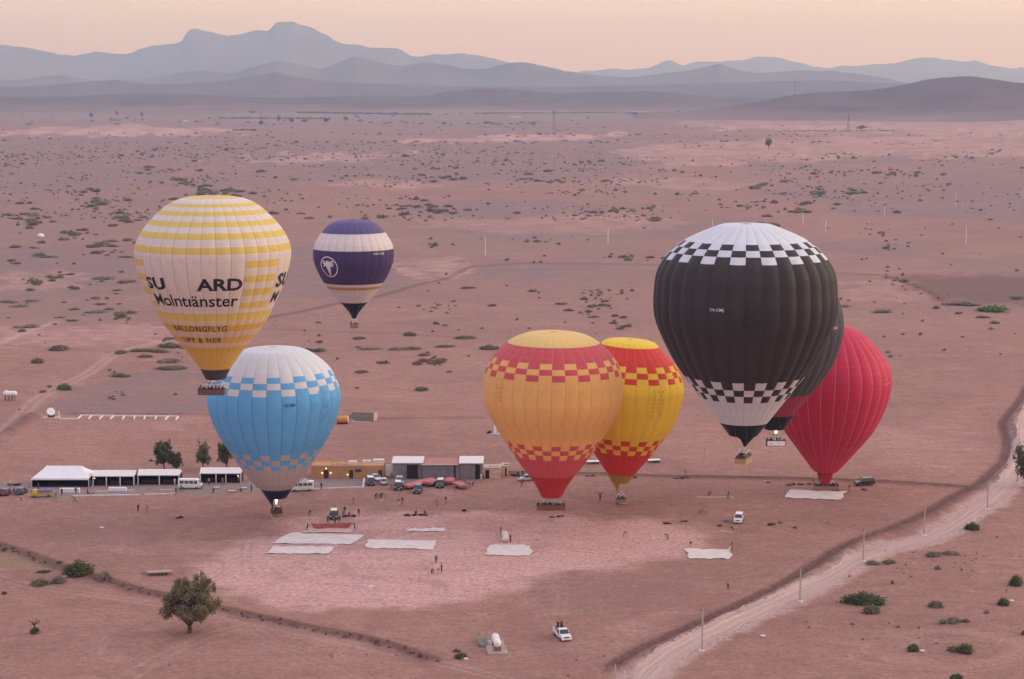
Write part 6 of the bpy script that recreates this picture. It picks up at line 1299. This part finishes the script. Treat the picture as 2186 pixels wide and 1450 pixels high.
# scrub farther out, thinning with the ground: (x0, x1, y0, y1, how many, kinds)
rs = random.Random(5)
for x0, x1, y0, y1, n, wk, kinds in ((0, 620, 300, 420, 200, 14, 'oogb'), (0, 420, 420, 560, 150, 20, 'oogb'), (0, 300, 560, 700, 40, 18, 'oog'), (480, 1360, 305, 400, 180, 13, 'oogb'), (600, 1420, 400, 470, 150, 14, 'oobb'), (860, 1500, 470, 560, 40, 13, 'ob'), (850, 1400, 570, 720, 45, 13, 'obb'), (1180, 1350, 630, 690, 24, 13, 'obg'),
         (1440, 2186, 300, 380, 170, 11, 'obbb'), (1440, 2186, 380, 470, 120, 12, 'obb'), (1800, 2186, 470, 600, 45, 12, 'ob'), (1640, 1840, 395, 490, 70, 18, 'oofg'), (1600, 1700, 380, 410, 26, 16, 'og'), (560, 1000, 680, 800, 24, 16, 'ob'), (1790, 2150, 600, 760, 22, 10, 'bb'), (0, 2186, 262, 305, 260, 9, 'obb'), (0, 1000, 296, 345, 520, 7, 'oog'), (0, 620, 330, 470, 420, 8, 'oogb'), (600, 1420, 320, 400, 420, 7, 'oogb'), (600, 1400, 400, 470, 160, 8, 'oob'), (1440, 2186, 290, 470, 260, 6, 'obb'), (0, 1300, 240, 268, 120, 12, 'og'), (1700, 2186, 1100, 1450, 60, 7, 'bbb'), (0, 1300, 1330, 1450, 26, 6, 'bbb'), (1100, 1700, 900, 1300, 14, 5, 'b'), (0, 430, 700, 880, 26, 12, 'obb')):
    cl = [(rs.uniform(x0, x1), rs.uniform(y0, y1)) for _ in range(max(3, n//15))]
    for _ in range(n):
        if rs.random() < .8: c = rs.choice(cl); x, y = rs.gauss(c[0], (x1-x0)*.045), rs.gauss(c[1], (y1-y0)*.045)
        else: x, y = rs.uniform(x0, x1), rs.uniform(y0, y1)
        if not (x0-20 < x < x1+20 and y0-3 < y < y1+3): continue
        w = wk*rs.uniform(.6, 1.9)*(.7+.4*(y-y0)/(y1-y0)); S_(x, y, w, w*rs.uniform(.22, .42) if y > 330 else w*rs.uniform(.15, .3), rs.choice(kinds))
for ln, hh, st in ((L_LEFT, .9, 1.1),):      # dry tufts on the earth banks
    d = np.concatenate([[0], np.cumsum(np.linalg.norm(np.diff(ln, axis=0), axis=1))]); t = 0
    while t < d[-1]:
        x, y = np.interp(t, d, ln[:, 0])+rs.gauss(0, .7), np.interp(t, d, ln[:, 1])+rs.gauss(0, .7); q = proj(x, y, 0); k = FPX/depth(y)
        if y < 800: S_(q[0], q[1], k*rs.uniform(.5, 1.5), k*hh*rs.uniform(.3, 1.0), rs.choice('bbo' if ln is L_LEFT else 'bbb'))
        t += st*rs.uniform(.6, 2.0)
def where(x, y):
    if y > 1340 and x < 1000: return 'on the near ground below the left bank'
    if y > 900: return 'on the left earth bank' if x < 1000 else ('on the bank beside the dirt road' if x < 1750 or y < 1130 else 'on rough ground right of the dirt road')
    if y > 700: return 'left of the striped balloon by the track' if x < 430 else ('behind the blue balloon' if x < 900 else ('behind the orange balloon' if x < 1600 else 'right of the crimson balloon'))
    if y > 560: return 'left of the striped balloon lettering' if x < 300 else ('around the purple balloon basket' if x < 860 else ('between the purple and orange balloons' if x < 1100 else ('left of the black balloon' if x < 1420 else 'right of the black balloon')))
    if y > 450: return 'left of the striped balloon crown' if x < 300 else ('beside the purple balloon crown' if x < 1000 else ('between the purple and black balloon crowns' if x < 1450 else 'behind and right of the black balloon crown'))
    if y > 330: return 'above and left of the striped balloon' if x < 420 else ('above the purple balloon' if x < 900 else ('on the middle of the plain above the balloons' if x < 1400 else ('in the green patch above the black balloon' if x < 1860 and y > 365 else 'on the plain above the black balloon')))
    return 'on the far plain near the left hills' if x < 700 else ('on the far plain before the hamlet' if x < 1400 else 'on the far pink plain before the dark hill')
def make_shrubs():
    hid = lambda s: not (-40 < s[0] < 2230 and s[1] < 1470)
    al = [s for s in SHRUBS if not hid(s)]
    def sorter(s): return -(1e6 if s[5] else s[2]*max(s[3], 3))
    al.sort(key=sorter); big, small = al[:300], al[300:]
    for i, (x, y, w, h, kind, lab) in enumerate(big):
        g = G(x, y); k = depth(g.y)/FPX; W_, H_ = w*k, h*k*.92; dense = 2 if w > 26 and y > 700 else (1 if w > 12 else 0)
        o = mesh_obj('shrub', shrub_mesh(kind, i % 5, dense), None, g, random.uniform(0, 6.28)); o.rotation_euler.z = random.choice((0, math.pi))+random.uniform(-.35, .35)
        o.scale = (W_*.60, min(W_*.60, max(H_*1.6, W_*.42)), H_*(1.5 if y > 900 else 1.25))
        if lab: tag(o, lab, 'shrub', 'named bushes')
        else:
            z = where(x, y); c = {'d': 'dark green', 'o': 'olive', 'g': 'grey green', 'b': 'dry brown', 'f': 'fresh green'}[kind]
            q = 'tiny' if w < 11 else ('small' if w < 18 else ('long flat' if w > 5.2*h else ('broad' if w > 30 else 'rounded'))); tag(o, '%s %s bush %s' % (q, c, z), 'shrub', 'bushes '+z)
    by = {}
    for x, y, w, h, kind, lab in small:
        g = G(x, y); k = depth(g.y)/FPX; by.setdefault(kind, []).append((g.x, g.y, g.z, w*k*.55, h*k*1.15))
    for kind, L in by.items():
        VV, FF, n = [], [], 0; base = [leaf_cloud(22, shrub_blobs(q*7, 3), .26, q) for q in range(6)]
        for j, (x, y, z, a, b) in enumerate(L):
            V, F = base[j % 6]; VV.append(V*np.array([a, a*.7, b])+np.array([x, y, z])); FF.append(F+n); n += len(V)
        o = mesh_obj('scrub', cloud_mesh('scrub', np.concatenate(VV), np.concatenate(FF), {'d': LG, 'o': LO, 'g': LGR, 'b': LB, 'f': LF}[kind])); tag(o, 'sparse %s scrub dotted over the distant plain' % {'d': 'dark', 'o': 'olive', 'g': 'grey green', 'b': 'dry brown', 'f': 'green'}[kind], 'scrub', kind='stuff')
make_shrubs()
def tree(px, py, wpx, hpx, mat, label, seed, n=2600, group=None, trunk=.22, leaf=.16, lobes=None, tr=.2):
    g = G(px, py); k = depth(g.y)/FPX; W_, H_ = wpx*k/2, hpx*k*1.03; e = empty('tree', g); tag(e, label, 'tree', group); rs = random.Random(seed)
    tm = MB(); hb = H_*tr; tm.tube((0, 0, -.2), (.05, 0, hb*.6), trunk*1.25, trunk, 8, BARK); tm.tube((.05, 0, hb*.55), (0, .05, hb), trunk, trunk*.8, 8, BARK); bl = []
    for x, z, r, rz_ in (lobes or [(rs.uniform(-.6, .6), rs.uniform(.42, .88), rs.uniform(.26, .42), rs.uniform(.13, .2)) for _ in range(11)]):
        y = rs.uniform(-.5, .5); c = Vector((x*W_, y*W_, z*H_)); a = Vector((0, .03, hb*rs.uniform(.75, 1.0))); m = a.lerp(c, .5)+Vector((0, 0, H_*.05)); tm.tube(a, m, trunk*.5, trunk*.32, 6, BARK); tm.tube(m, c, trunk*.32, trunk*.12, 5, BARK)
        for _ in range(9): bl.append((c.x+rs.gauss(0, r*.52)*W_, c.y+rs.gauss(0, r*.52)*W_, c.z+rs.gauss(0, rz_*.55)*H_, r*W_*rs.uniform(.25, .6), r*W_*rs.uniform(.25, .6), rz_*H_*rs.uniform(.35, .7)))
    for _ in range(34):      # the inner mass of the crown
        t = rs.uniform(0, 6.28); q = rs.uniform(0, .62)**.7; zz = rs.uniform(tr+.08, .86); q *= math.sin(math.pi*min(1, max(.12, (zz-tr+.12)/(1.05-tr)))); bl.append((math.cos(t)*q*W_, math.sin(t)*q*W_, zz*H_, W_*rs.uniform(.16, .3), W_*rs.uniform(.16, .3), H_*rs.uniform(.05, .10)))
    tm.build('trunk', None, e, smooth=True); V, F = leaf_cloud(n, bl, leaf, seed); mesh_obj('crown', cloud_mesh('crown', V, F, mat), e); return e
TL = leafmat('tree_leaf', (.235, .215, .13)); TD = leafmat('tree_leaf_dark', (.145, .145, .09))
tree(405, 1351, 116, 119, TL, 'broad olive tree standing alone on the near left ground', 4, 30000, trunk=.40, leaf=.15, tr=.12, lobes=[(-.55,.55,.34,.16),(-.3,.72,.34,.16),(-.25,.88,.26,.12),(.1,.6,.4,.16),(.35,.80,.34,.14),(.5,.90,.20,.10),(.62,.62,.34,.16),(.3,.45,.36,.13),(-.35,.42,.36,.12),(.75,.5,.24,.12),(-.75,.45,.24,.12),(0,.38,.4,.1),(.12,.78,.2,.1)])
tree(350, 1006, 46, 64, TD, 'tall twin-crowned tree behind the two-bay tent', 8, 4600, 'trees behind the tents', .2, .17, [(-.5,.72,.44,.2),(-.5,.9,.34,.1),(.15,.72,.42,.2),(.2,.86,.36,.12),(0,.5,.7,.15),(-.5,.4,.4,.12)]); tree(377, 1006, 32, 40, TD, 'shorter tree leaning out beside the twin-crowned one', 9, 2400, 'trees behind the tents', .16, .17)
tree(433, 1003, 34, 58, TL, 'slim grey tree left of the tent beside the blue balloon', 10, 3000, 'trees behind the tents', .18, .16); tree(484, 1003, 50, 62, TD, 'tree partly hidden by the blue balloon', 11, 4000, 'trees behind the tents', .2, .17)
tree(2190, 1040, 60, 92, TD, 'dark tree cut off by the right picture edge', 12, 5000, None, .25, .16); tree(1640, 320, 17, 24, TD, 'lone round tree on the far pink plain', 13, 1100, 'far trees', .5, .55, tr=.35)
for i, (px, py, w, h, lab) in enumerate(((195,254,12,14,'tree at the left of the far plain'), (250,247,8,9,'small tree on the far left plain'), (303,250,8,10,'small tree left of the far pylon'), (595,262,9,16,'upright tree right of the far left pylon'), (622,263,14,9,'low tree beside the upright one'), (650,262,18,7,'flat tree clump in the far hedge line'), (538,247,22,9,'flat tree clump left of the far pylon'), (738,259,12,9,'tree at the end of the far hedge'), (1447,243,8,7,'tree right of the far hamlet'), (1838,278,34,10,'tree clump right of the pylon before the dark hill'), (557,268,12,10,'tree just below the far left pylon'), (697,261,14,8,'bushy tree in the far hedge line'))): tree(px, py, w, h, TD, lab, 20+i, 420, 'far trees', .6, .9, tr=.3)
def hedge(px0, px1, py, h, label):
    a, b = G(px0, py), G(px1, py); n = max(8, int((b-a).length/14)); k = depth(a.y)/FPX; rs = random.Random(int(px0+py)); bl = [(*(a.lerp(b, i/n)-a)[:2], h*k*.4, (b-a).length/n*.8, h*k*1.2, h*k*rs.uniform(.4, .8)) for i in range(n+1)]
    V, F = leaf_cloud(n*26, bl, h*k*.45, int(px0)); tag(mesh_obj('hedge', cloud_mesh('hedge', V, F, TD), None, a), label, 'hedge', 'dark hedge lines on the far plain')
for a in ((280,372,235,3,'hedge line at the far left under the hills'), (470,700,254,3,'long hedge line in the far left plain'), (640,915,246,3,'hedge line in the middle of the far plain'), (1015,1310,243,2.5,'long hedge line before the far hamlet'), (0,110,240,3,'hedge line at the far left edge'), (430,560,232,2,'highest hedge line under the low hills'), (1680,1900,281,2.5,'hedge line at the foot of the dark hill'), (500,545,279,3,'short hedge on the pink far field'), (1020,1290,272,1.5,'faint hedge line right of the middle pylon')): hedge(*a)
def palm(px, py):
    e = empty('dry_palm', G(px, py)); tag(e, 'small half dead palm with a bushy skirt', 'palm'); MB().tube((0, 0, 0), (.05, 0, 1.5), .16, .12, 8).build('trunk', BARK, e); DR = leafmat('dead_frond', (.20, .09, .06))
    for i in range(9):
        a = i*.7; u = .5+.5*(i % 3)/2; m = MB(); pts = [Vector((.05, 0, 1.5)), Vector((.05+.5*math.cos(a), .5*math.sin(a), 1.5+.6*u)), Vector((.05+1.15*math.cos(a), 1.15*math.sin(a), 1.5+.95*u))]; m.path(pts, .03, 4)
        for q in range(1, 8):
            p = pts[0].lerp(pts[1], q/4) if q < 4 else pts[1].lerp(pts[2], (q-4)/4); n = Vector((-math.sin(a), math.cos(a), 0))*.22; m.add([p-n+Vector((0, 0, -.1)), p, p+n+Vector((0, 0, -.1)), p+Vector((.14*math.cos(a), .14*math.sin(a), .05))], [(0, 1, 3), (1, 2, 3)])
        m.build('frond', DR, e)
    V, F = leaf_cloud(700, [(.1, 0, .5, .75, .7, .5), (.45, 0, .7, .4, .4, .4), (-.2, .2, .35, .5, .5, .35)], .09, 3); mesh_obj('skirt_leaves', cloud_mesh('skirt_leaves', V, F, LG), e)
palm(73, 1353)
# ------------------------------------------------------------------ people on the ground
P_ = pg
for a in ((295,1092,'stand','black','black','person in black alone on bare ground below the two-bay tent',30), (314,1093,'stand','khaki','tan','person in pale clothes right of the one in black',-20), (160,1073,'run','grey','brown','person running before the marquee',-70), (119,1067,'walk','brown','grey','person in brown walking before the marquee',60), (45,1069,'bend','white','brown','person in white bending near the parked cars',40), (68,1062,'stand','red','maroon','person in red beside the yellow truck',80), (62,1060,'stand','tan','white','pale robed person left of the yellow truck',0),
          (132,1058,'stand','black','navy','person in black before the clothed table',10), (162,1053,'stand','grey','navy','person at the right end of the clothed table',180), (187,1057,'walk','black','black','person in black on the kerb right of the table',90), (376,1056,'walk','black','brown','person in black at the end of the kerb',-60), (30,1057,'stand','navy','black','person in navy between the red and grey cars',10), (82,1047,'stand','black','black','person standing inside the marquee front',20), (22,1040,'stand','white','grey','person in white behind the parked cars',0),
          (373,1036,'stand','white','white','white robed person under the two-bay tent',-30), (386,1050,'walk','navy','black','person walking before the white van',70), (446,1036,'stand','tan','black','person in tan under the tent by the blue balloon',20), (475,1035,'stand','grey','grey','person in grey under the tent by the blue balloon',-10), (510,1030,'stand','white','tan','person in white at the tent end beside the blue balloon',-50), (548,1041,'stand','white','black','person beside the blue balloon skirt',-20), (455,1052,'crouch','maroon','brown','person crouching near the low benches',30), (537,1050,'stand','navy','black','person in navy left of the blue balloon skirt',60), (515,1050,'crouch','grey','black','person crouching left of the blue balloon skirt',-40),
          (686,1045,'stand','black','navy','person in dark clothes at the kerb before the ochre building',20), (755,1075,'walk','tan','khaki','person in tan walking on open ground',-50), (736,1097,'stand','black','khaki','person right behind the dark white-roofed off-roader',40), (766,1101,'stand','brown','black','person in brown behind the row of bags',-20), (661,1101,'bend','maroon','black','person in maroon bending beside a bundle',30), (733,1105,'stand','khaki','grey','person in khaki beside the dark off-roader',-30),
          (700,1115,'bend','maroon','black','left one of three people before the dark off-roader',170), (715,1118,'stand','maroon','black','middle one of three people before the dark off-roader',180), (725,1115,'bend','black','black','right one of three people before the dark off-roader',-170), (656,1133,'reach','maroon','black','person holding the left end of the red cloth',80), (757,1131,'reach','maroon','brown','person holding the right end of the red cloth',-80),
          (802,1064,'bend','black','black','left one of two people pushing a bicycle',60), (813,1063,'bend','black','black','right one of two people pushing a bicycle',60), (851,1079,'stand','blue','white','person in blue below the black off-roader',20), (859,1077,'stand','maroon','khaki','person in maroon below the black off-roader',-20), (852,1057,'walk','khaki','tan','person in khaki right before the black off-roader',150), (835,1045,'stand','tan','tan','person in tan left of the black off-roader',0), (952,1075,'stand','brown','tan','person in brown on open ground below the trailers',0), (933,1080,'stand','tan','tan','person in pale clothes left of the one in brown',10), (1003,1041,'bend','black','brown','person in black beside the rightmost pink trailer',-70), (1009,1039,'bend','grey','black','person in grey beside the rightmost pink trailer',60), (1027,1026,'stand','white','white','white robed person at the hangar corner',-20), (994,1036,'stand','grey','grey','person in grey behind the rightmost pink trailer',40),
          (1069,1141,'stand','maroon','grey','person left of the rolled up envelope',60), (1090,1158,'stand','maroon','black','person right of the rolled up envelope',-60), (1332,1147,'bend','brown','tan','person at the left end of the stretched rope',90), (1425,1152,'bend','maroon','maroon','person at the right end of the stretched rope',-90), (1513,1061,'bend','black','maroon','person bending over the rope behind the field',70), (1554,1064,'reach','black','maroon','person pulling the rope behind the field',80), (1564,1136,'bend','black','maroon','person bending below the white off-roader',-70), (1563,1173,'stand','black','black','person lifting the corner of the white sheet',-90), (1474,1168,'bend','black','tan','small figure at the far edge of the right sheet',0), (1554,1258,'stand','tan','black','person in tan top alone near the dirt road',170), (1494,1097,'bend','tan','grey','person with a bicycle on the open field',90),
          (931,1203,'stand','brown','brown','person in brown alone on the pale field',0), (922,1225,'crouch','black','maroon','person crouching on the pale field',40), (937,1224,'crouch','grey','white','person in pale clothes crouching beside one in black',-40), (943,1222,'stand','black','black','person in black standing on the pale field',-60), (1281,1070,'carry','black','black','person carrying a pale bundle over the head',20), (1813,1049,'stand','brown','khaki','person in brown before the black off-roader',-60), (1736,1036,'stand','red','red','person in red at the left of the crimson basket',60), (1108,1026,'walk','black','black','person in black beside the shed clutter',40), (1114,1040,'walk','brown','brown','person in brown before the silver saloon car',-60), (1106,1020,'stand','navy','black','person in navy by the shed clutter',0), (1116,1018,'stand','black','brown','person in black right of the shed clutter',-30), (887,1099,'crouch','black','black','person crouching at the top of the pale field',70), (908,1099,'crouch','maroon','black','second person crouching at the top of the pale field',-70), (745,1103,'crouch','brown','black','person crouching by the row of bags',30), (1463,1016,'stand','tan','tan','person at the gear heap on the dark bank',20)):
    P_(*a)
b = G(1281, 1070); tag(MB().lathe([(.05, -.9), (.35, -.7), (.42, 0), (.36, .7), (.05, .9)], 10, CLOTH['tan'], (0, 0, 2.06), 'X', 1, .55).build('carried_bundle', None, None, smooth=True, loc=b), 'pale bundle carried on a person\'s head', 'bundle')
def bicycle(px, py, rz, label):
    e = empty('bicycle', G(px, py), R(rz)); tag(e, label, 'bicycle', 'bicycles'); fm = plain('bike_frame', (.05, .03, .03), .5)
    for y in (-.52, .52):
        m = MB(); pts = [Vector((0, y+.33*math.cos(t*math.pi/8), .34+.33*math.sin(t*math.pi/8))) for t in range(17)]; m.path(pts, .028, 5); m.build('wheel', BLACK, e)
    MB().path([(0, .52, .34), (0, .05, .32), (0, -.38, .85), (0, .15, .85), (0, .05, .32)], .022, 5).build('frame', fm, e); MB().path([(0, .52, .34), (0, .15, .85), (0, .18, .98)], .02, 5).build('seat_post', fm, e); MB().path([(0, -.52, .34), (0, -.40, .98), (-.25, -.38, 1.0)], .02, 5).build('fork', fm, e); MB().path([(-.25, -.38, 1.0), (.25, -.38, 1.0)], .02, 5).build('handlebar', fm, e); MB().box(-.06, .06, .05, .32, .97, 1.03).build('saddle', BLACK, e)
bicycle(807, 1063.5, 78, 'bicycle pushed by the left walker below the trailers'); bicycle(818, 1062.5, 78, 'bicycle pushed by the right walker below the trailers'); bicycle(1498, 1097, 75, 'bicycle beside a bending person on the open field')
# low wooden benches and trays on the apron
def bench(px, py, w, label, m):
    e = empty('low_bench', G(px, py)); tag(e, label, 'bench', 'low benches on the apron'); MB().box(-w/2, w/2, -.3, .3, .38, .46).build('seat', m, e)
    for sx in (-1, 1): MB().box(sx*w*.42-.05, sx*w*.42+.05, -.25, .25, 0, .38).build('leg', WOODP, e)
bench(498, 1047, 3.4, 'orange brown low bench before the tent by the blue balloon', plain('orange_wood', (.45, .16, .09), .7)); bench(495, 1051, 2.0, 'pale low bench below the orange one', KERB); bench(463, 1044, 1.2, 'small white bench left of the orange one', WHITE); bench(520, 1045, 1.6, 'pale low bench right of the orange one', KERB); bench(194, 1054, 1.6, 'small bench beside the table before the marquee', WOODP)
# scraps of litter
for i, (px, py, lab) in enumerate(((791,1252,'white scrap of cloth on the pale field'), (217,1127,'pale patch of cloth on the bare ground'), (139,1231,'white litter below the big dark bush'), (993,1407,'white litter in the bush at the well frame'), (1968,1390,'white litter beside a dark bush'), (2159,1283,'white litter on the bush near the right edge'), (1628,1358,'pale litter right of the dirt road'))):
    m = MB(); m.lathe([(.05, 0), (.42, .03), (.38, .14), (.12, .25)], 7, KERB, (0, 0, 0), 'Z', 1.3, .8); tag(m.build('litter', None, None, loc=G(px, py)), lab, 'litter', 'scraps of litter')
# ------------------------------------------------------------------ haze
def make_haze():
    mb = MB(); mb.box(-26000, 26000, -3500, 36500, -30, 1150)
    o = mb.build('haze'); m = bpy.data.materials.new('morning_haze'); m.use_nodes = True; t = m.node_tree; t.nodes.clear()
    out = t.nodes.new('ShaderNodeOutputMaterial'); pv = t.nodes.new('ShaderNodeVolumePrincipled')
    pv.inputs['Color'].default_value = (.42, .60, 1.0, 1); pv.inputs['Density'].default_value = HAZE; pv.inputs['Absorption Color'].default_value = (1, 1, 1, 1); pv.inputs['Anisotropy'].default_value = 0.25
    t.links.new(pv.outputs[0], out.inputs['Volume']); o.data.materials.append(m); tag(o, kind='stuff')
HAZE = 7.2e-5
make_haze()
